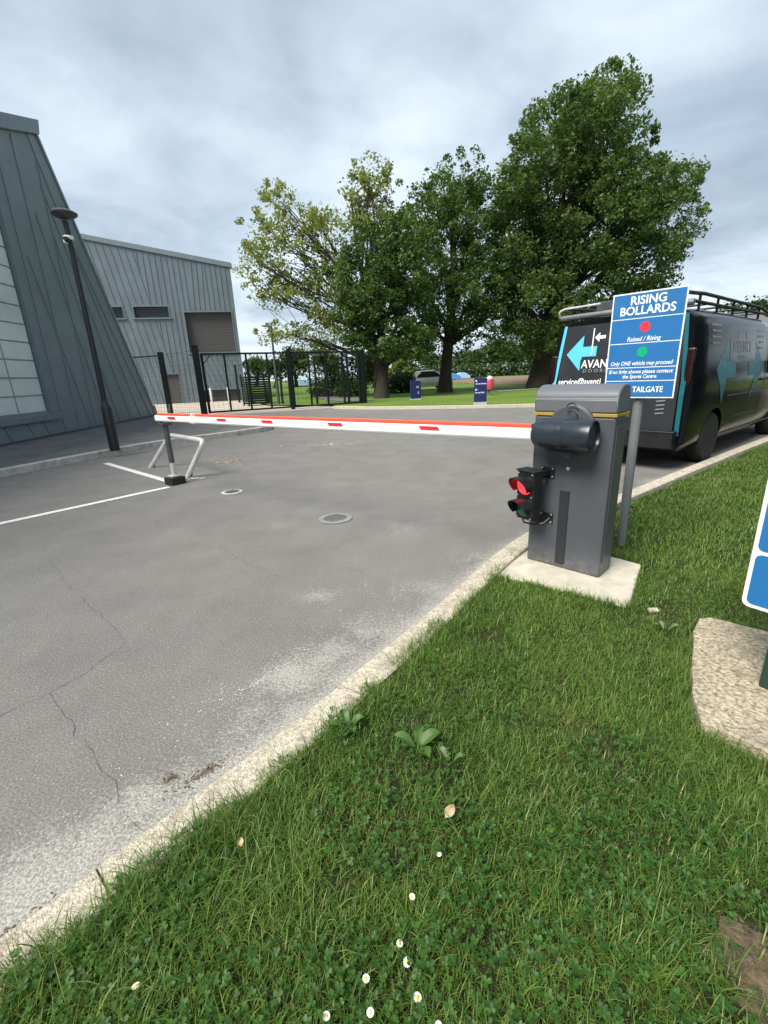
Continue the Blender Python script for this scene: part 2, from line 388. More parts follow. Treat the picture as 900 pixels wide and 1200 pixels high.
# cracks in the asphalt
ck = MB()
def crack(pts, w):
    P = [gp(*p)[:2] for p in pts]; L = []
    for a_, b_ in zip(P[:-1], P[1:]):
        n = max(3, int(np.linalg.norm(b_-a_)/.05))
        for i in range(n): L.append(a_+(b_-a_)*i/n)
    L.append(P[-1]); L = np.array(L); L += rng.normal(0, .010, L.shape); nn = normals2(L)
    for i in range(len(L)-1):
        w0, w1 = w*rng.uniform(.05, 1.1), w*rng.uniform(.05, 1.1)
        ck.poly([(*(L[i]-nn[i]*w0), .003), (*(L[i+1]-nn[i+1]*w1), .003), (*(L[i+1]+nn[i+1]*w1), .003), (*(L[i]+nn[i]*w0), .003)])
crack([(60, 660), (100, 705), (148, 750)], .0012); crack([(150, 752), (90, 795), (0, 840)], .0015); crack([(60, 815), (100, 875), (150, 955), (195, 990)], .0012)
crack([(255, 640), (290, 660), (340, 682)], .0015); crack([(180, 610), (190, 622)], .0015)
tag(ck.build('road_crack', mat('crack tar', (.085, .082, .077), .9)), kind='structure')
# white bay lines
def strip_line(name, a_, b_, w):
    a_ = np.array(a_); b_ = np.array(b_); t = (b_-a_)/np.linalg.norm(b_-a_); n = np.array([-t[1], t[0]])*w/2
    g = MB(); k = 40
    for i in range(k):
        p = a_+(b_-a_)*i/k; q = a_+(b_-a_)*(i+1)/k; g.poly([(*(p-n), .004), (*(q-n), .004), (*(q+n), .004), (*(p+n), .004)])
    tag(g.build(name, whitepaint), kind='structure')
strip_line('road_marking', gp(-70, 629)[:2], gp(198, 571)[:2], .10)
strip_line('road_marking', gp(124, 543)[:2], gp(200, 565)[:2], .10)

# near kerb stones
kb = MB(); s = 0
while s < len(KL)-2:
    n = min(8, len(KL)-1-s); a0 = KL[s:s+n]; nn = KN[s:s+n]; seg = KL[s:s+n+1]; sn = KN[s:s+n+1]
    dzz = rng.uniform(-.004, .004); m_ = len(seg); vs = []
    fa = np.clip((np.linalg.norm(seg, axis=1)-2.4)/1.5, 0, 1)
    for i in range(m_):
        p = seg[i].copy()
        tt = (seg[min(i+1, m_-1)]-seg[max(i-1, 0)]); tt /= np.linalg.norm(tt)
        if i == 0: p = p + tt*.003
        if i == m_-1: p = p - tt*.003
        top = .020 + .050*fa[i] + dzz
        for (o_, z) in ((0, -.05), (0.0, top-.008), (.012, top), (KW-.01, top+.004), (KW, top-.004), (KW, -.05)): vs.append((*(p+sn[i]*o_), z))
    fs = [tuple(range(5, -1, -1)), tuple((m_-1)*6+j for j in range(6))]
    for i in range(m_-1):
        for j in range(6): fs.append((i*6+j, i*6+(j+1) % 6, (i+1)*6+(j+1) % 6, (i+1)*6+j))
    kb.add(vs, fs); s += n
tag(kb.build('kerb', kerbmat), kind='structure')

# dark gritty joint where the asphalt meets the kerb
g = MB()
for i in range(len(KL)-1):
    if not (-1.6 < KL[i][0] < 3.2) or rng.random() < .12: continue
    w0, w1 = rng.uniform(.002, .011), rng.uniform(.002, .011)
    g.poly([(*(KL[i]-KN[i]*w0), .004), (*(KL[i]+KN[i]*.001), .004), (*(KL[i+1]+KN[i+1]*.001), .004), (*(KL[i+1]-KN[i+1]*w1), .004)])
tag(g.build('kerb_joint', mat('gritty joint', (.10, .085, .065), .95, 0, .5, 50), fixn=False), kind='structure')
# verge: grass strip right of the kerb
VERGE_Z = .012
bm = bmesh.new()
edge = [tuple(KL[i]+KN[i]*(KW-.02)) for i in range(0, len(KL), 3)] + [(30, 16.8), (60, 16), (60, -30), (-6.5, -30)]
vv = [bm.verts.new((x, y, VERGE_Z)) for x, y in edge]; bm.faces.new(vv); bmesh.ops.triangulate(bm, faces=bm.faces)
me = bpy.data.meshes.new('verge'); bm.to_mesh(me); bm.free(); me.materials.append(turf_near)
for p in me.polygons:
    if p.normal.z < 0: p.flip()
vg = bpy.data.objects.new('verge', me); C.objects.link(vg); tag(vg, kind='structure')

# far lawn: terrain from the far kerb to the horizon
def y0(x): return np.interp(x, [-400, -30, -11, -9.6, -6.2, -2.4, -1.1, -.54, 2.79, 5.79, 9, 16, 30, 60, 400], [60, 45, 37, 33, 25, 22.2, 19.8, 19.1, 17.64, 16.77, 16.1, 15.35, 17.7, 20, 30])
def ter(x, y):
    z = .07 + .010*np.clip(y-32, 0, 60)
    q = np.clip(1-((x-19)/12.5)**2-((y-50)/16.5)**2, 0, 1); return z + np.sqrt(q)*.10 + .22*q + .03*np.sin(x*.7)*np.sin(y*.5)*np.clip((y-22)/20, 0, 1)
tx = np.unique(np.concatenate([np.linspace(-400, -30, 16), np.linspace(-30, 40, 100), np.linspace(40, 400, 16)]))
tr_ = np.concatenate([[0], np.cumsum(.5*1.075**np.arange(62))]); tr_ = tr_[tr_ < 620]
X = np.repeat(tx[None, :], len(tr_), 0); Y = y0(X)+tr_[:, None]; Z = ter(X, Y)
nx, ny = len(tx), len(tr_); i = np.arange(nx-1)[None, :]+np.arange(ny-1)[:, None]*nx
lawn = np_mesh('lawn', np.stack([X, Y, Z], -1).reshape(-1, 3), np.stack([i, i+1, i+1+nx, i+nx], -1).reshape(-1, 4), turf_far, smooth=True)
tag(lawn, kind='structure')
# brown earth bank, laid 6 cm above the lawn
a1 = np.linspace(0, 2*math.pi, 60, endpoint=False); vs = [(19, 50, ter(19., 50.)+.16)]; fs = []
for k, r in enumerate((.33, .66, .9, 1.0)):
    for q in a1:
        rr = r*(1+.05*math.sin(3*q+1)+.03*math.sin(7*q)); x, y = 19+11.6*rr*math.cos(q), 50+15.0*rr*math.sin(q)
        vs.append((x, y, float(ter(np.float64(x), np.float64(y)))+(.14 if r < .95 else .02)))
for j in range(60): fs.append((0, 1+j, 1+(j+1) % 60))
for k in range(3):
    for j in range(60): fs.append((1+k*60+j, 1+k*60+(j+1) % 60, 1+(k+1)*60+(j+1) % 60, 1+(k+1)*60+j))
earth = mat('brown earth', (.17, .12, .075), .95, 0, .25, 3, .8, 8, dirt=(.13, .13, .05), dscale=.5)
tag(MB().add(vs, fs).build('earth_bank', earth, smooth=True), kind='structure')
# grey path over the lawn behind the fence
pth = smooth_line([(-1.0, 24.5), (-2.6, 28), (-3.8, 33), (-5.2, 42), (-5.4, 60)], .5); pn = normals2(pth); g = MB()
for i in range(len(pth)-1):
    q = [pth[i]-pn[i]*.9, pth[i+1]-pn[i+1]*.9, pth[i+1]+pn[i+1]*.9, pth[i]+pn[i]*.9]
    g.poly([(p[0], p[1], float(ter(p[0], p[1]))+.03) for p in q])
tag(g.build('path', pavemat), kind='structure')
# worn pale track on the lawn in front of the earth bank
trk = smooth_line([(7.5, 29.5), (10, 30.6), (13, 32.2), (17, 33)], .5); pn = normals2(trk); g = MB()
for i in range(len(trk)-1):
    w = .5
    q = [trk[i]-pn[i]*w, trk[i+1]-pn[i+1]*w, trk[i+1]+pn[i+1]*w, trk[i]+pn[i]*w]
    g.poly([(p[0], p[1], float(ter(p[0], p[1]))+.03) for p in q])
tag(g.build('track', mat('pale worn track', (.34, .32, .24), .9, 0, .2)), kind='structure')
# far kerb
fk = smooth_line(FARK, .35); fn = normals2(fk); g = MB()
for i in range(len(fk)-1):
    q0, q1 = fk[i], fk[i+1]; n0, n1 = -fn[i]*.15, -fn[i+1]*.15
    g.add([(*q0, -.03), (*q1, -.03), (*(q1+n1), -.03), (*(q0+n0), -.03), (*q0, .105), (*q1, .105), (*(q1+n1), .115), (*(q0+n0), .115)],
          [(0, 1, 5, 4), (4, 5, 6, 7), (2, 3, 7, 6)])
tag(g.build('far_kerb', kerbmat), kind='structure')
# tan yard behind the gate
g = MB(); g.poly([(-14, 21.5, .004), (-7.6, 18.9, .004), (-1.1, 21.5, .004), (-.75, 22.6, .004), (-2.4, 22.3, .004), (-6.2, 25.2, .004), (-9.6, 33.2, .004), (-11, 37, .004), (-40, 37, .004), (-40, 21.5, .004)])
tag(g.build('yard', yardmat), kind='structure')
# left pavement, raised, with rounded nose
PV = [(-8.0, 2.2), (-6.75, 5.0), (-6.06, 6.96), (-5.58, 8.34), (-5.0, 10.0), (-4.06, 10.95), (-3.30, 11.8), (-3.02, 12.4), (-3.10, 13.0), (-3.60, 13.8), (-5.23, 15.9), (-8.0, 18.9), (-9.2, 19.9)]
pl = smooth_line(PV, .25); pn = normals2(pl)
top = [tuple(p) for p in pl - pn*.13]
bm = bmesh.new(); vv = [bm.verts.new((x, y, .118)) for x, y in top+[(-12, 19.9), (-12, 2.2)]]; bm.faces.new(vv); bmesh.ops.triangulate(bm, faces=bm.faces)
me = bpy.data.meshes.new('pavement'); bm.to_mesh(me); bm.free(); me.materials.append(pavemat)
for p in me.polygons:
    if p.normal.z < 0: p.flip()
o = bpy.data.objects.new('pavement', me); C.objects.link(o); tag(o, kind='structure')
g = MB()
for i in range(len(pl)-1):
    q0, q1, n0, n1 = pl[i], pl[i+1], -pn[i]*.135, -pn[i+1]*.135
    g.add([(*q0, -.03), (*q1, -.03), (*q1, .115), (*q0, .115), (*(q1+n1*.12), .125), (*(q0+n0*.12), .125), (*(q1+n1), .125), (*(q0+n0), .125)], [(0, 1, 2, 3), (3, 2, 4, 5), (5, 4, 6, 7)])
pavekerb = mat('pavement kerb stone', (.46, .44, .40), .9, 0, .2, 10, .4, 120, dirt=(.17, .16, .145), dscale=4)
tag(g.build('pavement_kerb', pavekerb), kind='structure')

# ------------------------------------------------------------------ building 1 : dark clad hall with raking end
BP = np.array([-8.62, 10.09]); bd = np.array([-.66, 8.91]); bd /= np.linalg.norm(bd)
rz1 = math.atan2(bd[1], bd[0])
b1 = thing('clad_hall', 'dark zinc clad hall with raking end edge and frosted glass wall, beside the lamp post', 'building', (BP[0], BP[1], 0), rz1)
# local: x along facade (far = +), y to the left (into building = +y), z up
def seam(g, a_, b_, w=.022, d=.018, y=0.0):
    a_ = Vector((a_[0], y-d/2, a_[1])); b_ = Vector((b_[0], y-d/2, b_[1])); g.beam(a_, b_, d, w, up=(b_-a_).cross(Vector((0, 1, 0))))
XE, XT, ZT = 8.93, 4.30, 8.25          # end at the ground, end at the top, eaves height
def xend(z): return XE + (XT-XE)*z/ZT
g = MB()
wx0, wx1, wz0, wz1 = -6.0, 2.12, .78, 6.2
zl = 7.95
for poly in ([(-14, 0), (XE, 0), (xend(wz0), wz0), (-14, wz0)], [(wx1, wz0), (xend(wz0), wz0), (xend(wz1), wz1), (wx1, wz1)],
             [(-14, wz1), (xend(wz1), wz1), (xend(zl), zl), (1.4, zl-.9), (-14, zl-.9)], [(-14, wz0), (wx0, wz0), (wx0, wz1), (-14, wz1)]):
    g.poly([(x, 0, z) for x, z in poly])
g.poly([(XE, 0, 0), (XE, 16, 0), (xend(zl), 16, zl), (xend(zl), 0, zl)])
g.poly([(-14, 0, 0), (-14, 16, 0), (-14, 16, zl-.9), (-14, 0, zl-.9)])
g.poly([(-14, 16, 0), (XE, 16, 0), (xend(zl), 16, zl), (1.4, 16, zl-.9), (-14, 16, zl-.9)])
g.poly([(1.4, 0, zl-.9), (xend(zl), 0, zl), (xend(zl), 16, zl), (1.4, 16, zl-.9)])
g.poly([(-14, 0, zl-.9), (1.4, 0, zl-.9), (1.4, 16, zl-.9), (-14, 16, zl-.9)])
# standing seams
for k, x in enumerate((2.55, 3.25, 4.15)): seam(g, (x, 0.1), (x, 7.1 if x < 3 else 7.4))
for (x0, x1, z1) in ((3.9, 2.75, 4.6), (4.9, 3.55, 5.8), (5.7, 4.15, 5.5), (6.6, 4.1, 6.6), (7.4, 3.9, 7.9), (8.25, 4.75, 6.0)): seam(g, (x0, .12), (x1, z1))
for x in (-.4, .5, 1.3, 1.9): seam(g, (x, .1), (x-.2, .55))
for x in np.arange(-5.4, 2, .8): seam(g, (x, wz1+.15), (x, 6.95))
seam(g, (XE-.06, .0), (XT+.10, ZT-.3), .10, .03)
g.build('wall', zinc, b1, fixn=True)
g = MB(); g.prism([(1.4, -.10, zl-1.14), (1.4, -.10, zl-.80), (XT+.24, -.10, ZT+.02), (XT+.14, -.10, ZT-.36)], (0, .5, 0)); g.prism([(-14, -.10, zl-1.06), (-14, -.10, zl-.80), (1.395, -.10, zl-.80), (1.395, -.10, zl-1.06)], (0, .5, 0)); g.build('coping', zinc_trim, b1, bevel=.02)
g = MB(); g.box((-2, .05, .62), (8.8, .30, .16)); g.box((wx1+.03, .02, 3.5), (.06, .12, 5.6)); g.box((wx0-.06, .02, 3.5), (.12, .16, 5.6)); g.box((-2, .02, wz1+.05), (8.1, .16, .12))
wf = g.build('window', zinc_trim, b1, bevel=.01)
g = MB()
rows = np.arange(wz0-.02, wz1, .43)
for z in rows:
    g.box((wx0+.0+(wx1-wx0)/2, .11, z+.205), (wx1-wx0, .05, .405))
g.build('pane', frost, wf, bevel=.012)
g = MB()
for z in rows: g.box(((wx1+wx0)/2, .10, z-.008), (wx1-wx0-.02, .05, .022))
for x, za, zb in ((1.05, wz0, 2.5), (-.5, wz0, wz1), (-2.2, wz0, wz1), (-4, wz0, wz1)): g.box((x, .094, (za+zb)/2), (.025, .05, zb-za-.02))
g.build('mullion', mat('pale glazing bar', (.26, .30, .31), .5), wf)
g = MB(); g.box((-2.6, -.03, .09), (22.9, .06, .16)); g.build('plinth', darksteel, b1)

# ------------------------------------------------------------------ building 2 : grey clad hall with shutter
B2 = np.array([-14.656, 33.148]); d2 = np.array([4.786, .976]); d2 /= np.linalg.norm(d2)
b2 = thing('clad_warehouse', 'light grey standing seam warehouse with tall brown shutter and slot windows, behind the mesh gates', 'building', (B2[0], B2[1], 0), math.atan2(d2[1], d2[0]))
n2 = np.array([d2[1], -d2[0], 0])
def b2p(px, py):
    p = on_plane(px, py, np.array([*B2, 0]), n2); return (float((p[:2]-B2) @ d2), float(p[2]))
XR0, XR1 = 4.88, 5.07; zr = b2p(273, 311)[1]; xl, zl2 = b2p(103, 278); slope = (zr-zl2)/(XR1-xl)
def ztop(x): return zr + (x-XR1)*slope
holes = []
def rect(pxa, pxb):
    a_, b_ = b2p(*pxa), b2p(*pxb); return a_[0], b_[0], b_[1], a_[1]
h_door = (1.45, 4.62, 3.40, 6.08); h_slot = (-1.72, .52, 5.72, 6.46); h_slot2 = (-5.0, -2.35, 5.72, 6.46); h_low = (1.95, 4.55, 0.0, .86)
h_d1 = (-.62, .50, 0, 2.05); h_d2 = (-3.3, -2.2, 0, 2.05)
bm = bmesh.new(); g = MB()
xsb = sorted({-28, XR0+.0, *[v for h in (h_door, h_slot, h_slot2, h_low, h_d1, h_d2) for v in h[:2]]})
for xa, xb in zip(xsb[:-1], xsb[1:]):
    xm = (xa+xb)/2; cuts = sorted([(h[2], h[3]) for h in (h_door, h_slot, h_slot2, h_low, h_d1, h_d2) if h[0] < xm < h[1]])
    z = 0
    for za, zb in cuts+[(None, None)]:
        if za is None:
            g.poly([(xa, 0, z), (xb, 0, z), (xb, 0, ztop(xb)), (xa, 0, ztop(xa))])
        else:
            if za > z: g.poly([(xa, 0, z), (xb, 0, z), (xb, 0, za), (xa, 0, za)])
            z = zb
XB = XR0-12
g.poly([(XR0, 0, 0), (XB, 20, 0), (XB, 20, ztop(XR0)), (XR0, 0, ztop(XR0))])
g.poly([(-28, 0, ztop(-28)), (XR0, 0, ztop(XR0)), (XB, 20, ztop(XR0)), (-28, 20, ztop(-28))])
g.poly([(-28, 20, 0), (XB, 20, 0), (XB, 20, ztop(XR0)), (-28, 20, ztop(-28))]); g.poly([(-28, 0, 0), (-28, 20, 0), (-28, 20, ztop(-28)), (-28, 0, ztop(-28))])
def hit(x, z):
    return any(h[0]-.03 < x < h[1]+.03 and h[2]-.03 < z < h[3]+.03 for h in (h_door, h_slot, h_slot2, h_low, h_d1, h_d2))
def seam2(xa, za, xb, zb):
    k = 60; run = None
    for i in range(k+1):
        x, z = xa+(xb-xa)*i/k, za+(zb-za)*i/k; ok = not hit(x, z) and z < ztop(x)-.15 and -27 < x < XR0-.02
        if ok and run is None: run = (x, z)
        if (not ok or i == k) and run is not None:
            e_ = (x, z)
            if abs(e_[1]-run[1]) > .3: seam(g, run, e_, 0.03, .035)
            run = None
dA, dB = b2p(153, 290), b2p(190, 400); dk = (dB[0]-dA[0])/(dB[1]-dA[1])
def diag_x(z, o=0): return dA[0]+o+(z-dA[1])*dk
for o_ in np.arange(0, -9, -.42): seam2(diag_x(.1, o_), .1, diag_x(11, o_), 11)
for x in np.arange(dA[0]+.25, 1.2, .36): seam2(x, max(.1, dA[1]+(x-dA[0])/dk+.1), x, 11)
for x in np.arange(1.55, 5.0, .33): seam2(x, 6.2, x+(.28 if 2 < x < 3 else 0), 11)
for x in np.arange(1.6, 5.2, .4): seam2(x+.75, .95, x-.1, 3.3)
seam2(1.2, .1, 1.2, 11)
g.build('wall', zinc2, b2)
g = MB(); g.prism([(-28, -.10, ztop(-28)-.2), (-28, -.10, ztop(-28)+.12), (XR0+.12, -.10, ztop(XR0)+.12), (XR0+.12, -.10, ztop(XR0)-.2)], (0, .5, 0)); g.build('coping', zinc_trim, b2, bevel=.02)
def recess(name, h, m_, depth, slats=0, trim=None):
    g = MB(); x0_, x1_, z0_, z1_ = h; w_, hh = x1_-x0_, z1_-z0_
    g.poly([(x0_, depth, z0_), (x1_, depth, z0_), (x1_, depth, z1_), (x0_, depth, z1_)])
    for s_ in range(slats): g.box(((x0_+x1_)/2, depth-.015, z0_+hh*(s_+.5)/slats), (w_-.01, .03, hh/slats*.8))
    o = g.build(name, m_, b2, fixn=False)
    t = MB(); T_ = .07
    t.box((x0_, depth/2-.02, (z0_+z1_)/2), (.05, depth+.04, hh)); t.box((x1_, depth/2-.02, (z0_+z1_)/2), (.05, depth+.04, hh)); t.box(((x0_+x1_)/2, depth/2-.02, z1_), (w_+.05, depth+.044, .05))
    if z0_ > .1: t.box(((x0_+x1_)/2, depth/2-.06, z0_-.03), (w_+.25, depth+.10, T_))
    t.build('frame', zinc_trim, o); return o
recess('shutter', h_door, shutter, .35, 24); recess('window', h_slot, darkglass, .25, 4); recess('window', h_slot2, darkglass, .25, 4)
recess('low_shutter', h_low, shutter, .35, 8); recess('door', h_d1, shutter, .15); recess('door', h_d2, shutter, .15)
for x in (2.55, 3.75, 4.75):
    p = B2 + d2*x + n2[:2]*.7
    g = MB(); g.lathe([(.001, .0), (.09, 0), (.09, .95), (.07, .99), (.001, 1.0)], n=14); o = g.build('bollard', steel, smooth=True)
    o.location = (p[0], p[1], 0); tag(o, 'short grey steel bollard standing before the warehouse low shutter', 'bollard', 'grey bollards before the warehouse')

# ------------------------------------------------------------------ trees and shrubs
LEAF_DARK = leafmat('dark green leaves', [(.042, .082, .026), (.066, .118, .034), (.10, .160, .048)], .42, .5, (.35, (.12, .175, .048), .6))
LEAF_LIME = leafmat('broad green leaves', [(.052, .098, .032), (.080, .136, .042), (.118, .172, .058)], .42, .5, (.33, (.135, .180, .058), .55))
LEAF_PALE = leafmat('yellow green leaves', [(.15, .20, .075), (.21, .26, .09), (.29, .32, .12)], .45, .5, (.3, (.25, .24, .07), .5))
LEAF_FAR = leafmat('distant leaves', [(.035, .065, .028), (.055, .095, .032), (.085, .125, .042)], .3, .6, (.12, (.11, .14, .05), .6))
LEAF_HEDGE = leafmat('hedge leaves', [(.024, .055, .018), (.040, .080, .024), (.066, .115, .034)], .3)
def leaf_quads(cent, spread, n, size, flat=.75):
    """n leaves round cluster centres; returns V, F."""
    k = rng.integers(0, len(cent), n); off = rng.normal(0, 1, (n, 3))
    off *= np.minimum(1.0, 1.7/np.linalg.norm(off, axis=1, keepdims=True)); off[:, 2] *= flat
    P = cent[k] + off*spread[k][:, None]
    nv = rng.normal(0, 1, (n, 3)); nv[:, 2] = np.abs(nv[:, 2])+.35; nv /= np.linalg.norm(nv, axis=1, keepdims=True)
    t = np.cross(nv, rng.normal(0, 1, (n, 3))); t /= np.linalg.norm(t, axis=1, keepdims=True); b_ = np.cross(nv, t)
    L = size*np.clip(rng.lognormal(-.05, .38, n), .4, 2.1)[:, None]; Wd = L*rng.uniform(.55, .85, (n, 1))
    v = np.stack([P-t*L*.5, P+b_*Wd*.5-nv*L*.08, P+t*L*.5-nv*L*.16, P-b_*Wd*.5-nv*L*.08], 1).reshape(-1, 3)
    return v, np.arange(4*n).reshape(n, 4)
def tree(name, label, base, lobes, Y, leaf, nleaf, lsize, trunk_r, depth=.8, clump=.55, per=26, fork=.28, group=None, zoff=0, twig=True, reps=2, lean=None, inner=.68, cat='tree'):
    """lobes are given in photo pixels and turned into metres at the trunk's own distance, each with its own depth."""
    bx, by, bz = base; root = thing(name, label, cat, (bx, by, bz), 0, group)
    sc = Y/FPX*1.0; Ls = []
    for lb_ in lobes:
        if len(lb_) == 5: Ls.append((np.array(lb_[:3], float), lb_[3], lb_[4])); continue      # already in metres
        cx, cy, rx, ry = lb_; c = atY(cx, cy, Y); Ls.append((c, rx*sc, ry*sc))
    axis_x = np.mean([l[0][0] for l in Ls]); Rmax = max(abs(l[0][0]-axis_x)+l[1] for l in Ls)
    cents = []; spr = []; heads = []
    for (c, rx, rz) in Ls:
        room = math.sqrt(max(.05, Rmax**2-(c[0]-axis_x)**2))*depth
        for r_ in range(reps):
            dy = (rng.uniform(.15, .75)*(1 if r_ else -1) if reps > 1 else rng.uniform(-.3, .3))*max(0, room-rx*.5)
            cc = c.copy() if Y == 0 else np.array([c[0]*(Y+dy)/Y, c[1]+dy, CAM_H+(c[2]-CAM_H)*(Y+dy)/Y]); heads.append((cc, rx))
            m_ = max(5, int(per*rx*rz/1.6)); d = rng.normal(0, 1, (m_, 3)); d /= np.linalg.norm(d, axis=1, keepdims=True)
            d *= (inner+(1-inner)*rng.uniform(0, 1, (m_, 1))**.5); q = cc+d*np.array([rx, rx*.9, rz])*.92
            cents.append(q); spr.append(rng.uniform(.55, 1.25, m_)*clump)
            k_ = max(3, m_//4); d = rng.normal(0, 1, (k_, 3)); d /= np.linalg.norm(d, axis=1, keepdims=True); d[:, 2] = np.abs(d[:, 2])*.8+.1*d[:, 2]
            cents.append(cc+d*np.array([rx, rx*.9, rz])*rng.uniform(1.0, 1.22, (k_, 1))); spr.append(rng.uniform(.3, .6, k_)*clump)
    cents = np.concatenate(cents); spr = np.concatenate(spr)
    keep = cents[:, 2] > bz+.9; cents = cents[keep]; spr = spr[keep]
    V, F = leaf_quads(cents, spr, nleaf, lsize); V = V-np.array(base)
    np_mesh('crown', V, F, leaf, root)
    # woody parts: trunk and limbs are one body
    ztop_ = max(l[0][2] for l in Ls); zlow = min(l[0][2]-l[2] for l in Ls); H = ztop_-bz
    tx_ = axis_x if lean is None else lean
    def axis(f):
        z = bz+H*f; return np.array([bx+(tx_-bx)*f**1.2+.10*math.sin(f*7+bx), by+.08*math.sin(f*5), z])
    g = MB(); path = [axis(f)-np.array(base) for f in np.linspace(0, .94, 16)]
    rr = [trunk_r*(1.55 if i == 0 else 1.12 if i == 1 else (1-f)**.8+.06) for i, f in enumerate(np.linspace(0, .94, 16))]
    path[0][2] -= .15
    g.tube(path, rr, 12)
    for (cc, rx) in heads:
        f = np.clip(((cc[2]-bz)/H)*.62-.02, fork*.75, .82); f = max(fork*.8, f*rng.uniform(.75, 1.0)); a_ = axis(f); r0 = trunk_r*((1-f)**.8)*.42
        mid = a_*.45+cc*.55; mid[2] = a_[2]*.38+cc[2]*.62+rng.uniform(-.3, .3); k = 9; ts = np.linspace(0, 1, k)[:, None]
        pp = (1-ts)**2*a_+2*ts*(1-ts)*mid+ts**2*cc; pp[1:-1] += rng.normal(0, .05, (k-2, 3))
        g.tube(pp-np.array(base), np.linspace(r0, .022, k), 7)
        if twig:
            d = np.linalg.norm(cents-cc, axis=1); js = np.argsort(d)[:40]; js = rng.choice(js, min(9, len(js)), replace=False)
            for j in js:
                s0 = pp[rng.integers(4, 8)]; e_ = cents[j]; mm = (s0+e_)/2+rng.normal(0, .12, 3)
                g.tube(np.array([s0, mm, e_])-np.array(base), [.026, .017, .008], 5, cap=False)
    g.build('trunk', bark, root, smooth=True, fixn=False); return root
ps = []
t0 = gp(632, 456); t1 = gp(447, 468); t2 = gp(523, 461)
def Z(p): return (p[0], p[1], float(ter(p[0], p[1])))
tree('broadleaf_tree', 'tallest tree, broad dense green crown with leaning pointed top, behind the black van', Z(t0),
     [(690, 128, 28, 24), (716, 96, 17, 17), (735, 112, 12, 12), (660, 154, 40, 29), (636, 192, 36, 32), (690, 179, 48, 38), (655, 236, 52, 38), (720, 219, 42, 36), (760, 226, 42, 23), (795, 214, 25, 14), (606, 219, 21, 27),
      (612, 264, 36, 32), (780, 266, 36, 27), (700, 269, 57, 40), (745, 309, 44, 31), (640, 299, 48, 36), (690, 336, 57, 36), (600, 332, 28, 36), (755, 351, 34, 20), (632, 358, 44, 32), (700, 381, 48, 27), (610, 398, 28, 23), (660, 400, 30, 15)],
     t0[1], LEAF_LIME, 150000, .158, .62, depth=.7, clump=.42, per=12, fork=.24, lean=t0[0]+2.2)
tree('broadleaf_tree', 'dark green round crowned tree with its trunk between the two navy totems', Z(t2),
     [(540, 206, 25, 20), (528, 232, 32, 23), (500, 259, 36, 29), (556, 249, 32, 31), (570, 289, 34, 32), (520, 299, 48, 38), (560, 339, 42, 36), (490, 324, 34, 32), (530, 351, 48, 31), (490, 368, 30, 25), (572, 378, 32, 27), (520, 401, 38, 18), (594, 351, 23, 29)],
     t2[1], LEAF_DARK, 52000, .148, .40, depth=.65, clump=.36, per=10, fork=.3)
tree('broadleaf_tree', 'dark green tree with drooping crown standing right beside the end of the mesh gates', Z(t1),
     [(468, 276, 32, 23), (440, 296, 32, 25), (415, 332, 27, 27), (470, 324, 36, 32), (435, 351, 38, 31), (482, 356, 28, 31), (412, 378, 23, 25), (455, 394, 38, 23), (432, 402, 20, 13), (485, 401, 25, 22)],
     t1[1], LEAF_DARK, 36000, .14, .34, depth=.65, clump=.34, per=10, fork=.26)
tp = (-.05, 30.2); tp = (tp[0], tp[1], float(ter(*tp)))
tree('young_maple', 'sparse yellow green tree spreading left over the gates, thin upright leader above its crown', tp,
     [(328, 236, 15, 20), (318, 276, 27, 25), (350, 264, 23, 25), (300, 306, 23, 22), (345, 314, 34, 29), (382, 276, 25, 27), (398, 326, 34, 32), (306, 341, 23, 18), (345, 354, 36, 23), (330, 391, 28, 13), (366, 398, 32, 16), (400, 371, 32, 27), (434, 204, 19, 16), (420, 232, 19, 20), (450, 229, 17, 22), (438, 262, 27, 20)],
     30.2, LEAF_PALE, 21000, .145, .22, depth=.5, clump=.34, per=8, fork=.14, inner=.35, lean=-1.3)
far_specs = [  # px base x, base y, distance, crown px half width, crown px height, leaf material, n, label, name
    (346, 446, 62, 17, 36, LEAF_FAR, 2600, 'loose grey green tree on the skyline, seen through the middle of the mesh gates', 'distant_tree'),
    (300, 447, 75, 14, 24, LEAF_FAR, 1500, 'small distant tree on the skyline behind the dark bin store', 'distant_tree'),
    (322, 447, 60, 12, 20, LEAF_HEDGE, 1600, 'small dark distant tree seen between the first and second gate posts', 'distant_tree'),
    (380, 446, 55, 18, 36, LEAF_FAR, 2600, 'pale distant tree behind the dark shrubs by the gate end', 'distant_tree'),
    (471, 452, 44, 26, 52, LEAF_PALE, 4200, 'bright lime bush between the two dark trunks', 'lime_bush'),
    (438, 450, 46, 18, 34, LEAF_FAR, 2400, 'mid green tree showing low left of the dark tree trunk by the gates', 'distant_tree'),
    (505, 440, 85, 16, 26, LEAF_FAR, 1500, None, 'distant_tree'), (543, 438, 90, 13, 24, LEAF_FAR, 1300, None, 'distant_tree'), (560, 437, 82, 10, 26, LEAF_FAR, 1300, None, 'distant_tree'),
    (578, 437, 80, 16, 34, LEAF_FAR, 1900, None, 'distant_tree'), (600, 437, 84, 18, 36, LEAF_FAR, 1900, None, 'distant_tree'), (622, 436, 78, 16, 42, LEAF_FAR, 1900, None, 'distant_tree'), (648, 436, 76, 18, 44, LEAF_FAR, 1900, None, 'distant_tree'),
    (680, 436, 70, 26, 60, LEAF_FAR, 2600, 'distant tree rising behind the van roof rack left end', 'distant_tree'),
    (884, 428, 42, 46, 72, LEAF_HEDGE, 6000, 'dark tree behind the van cab at the far right', 'distant_tree')]
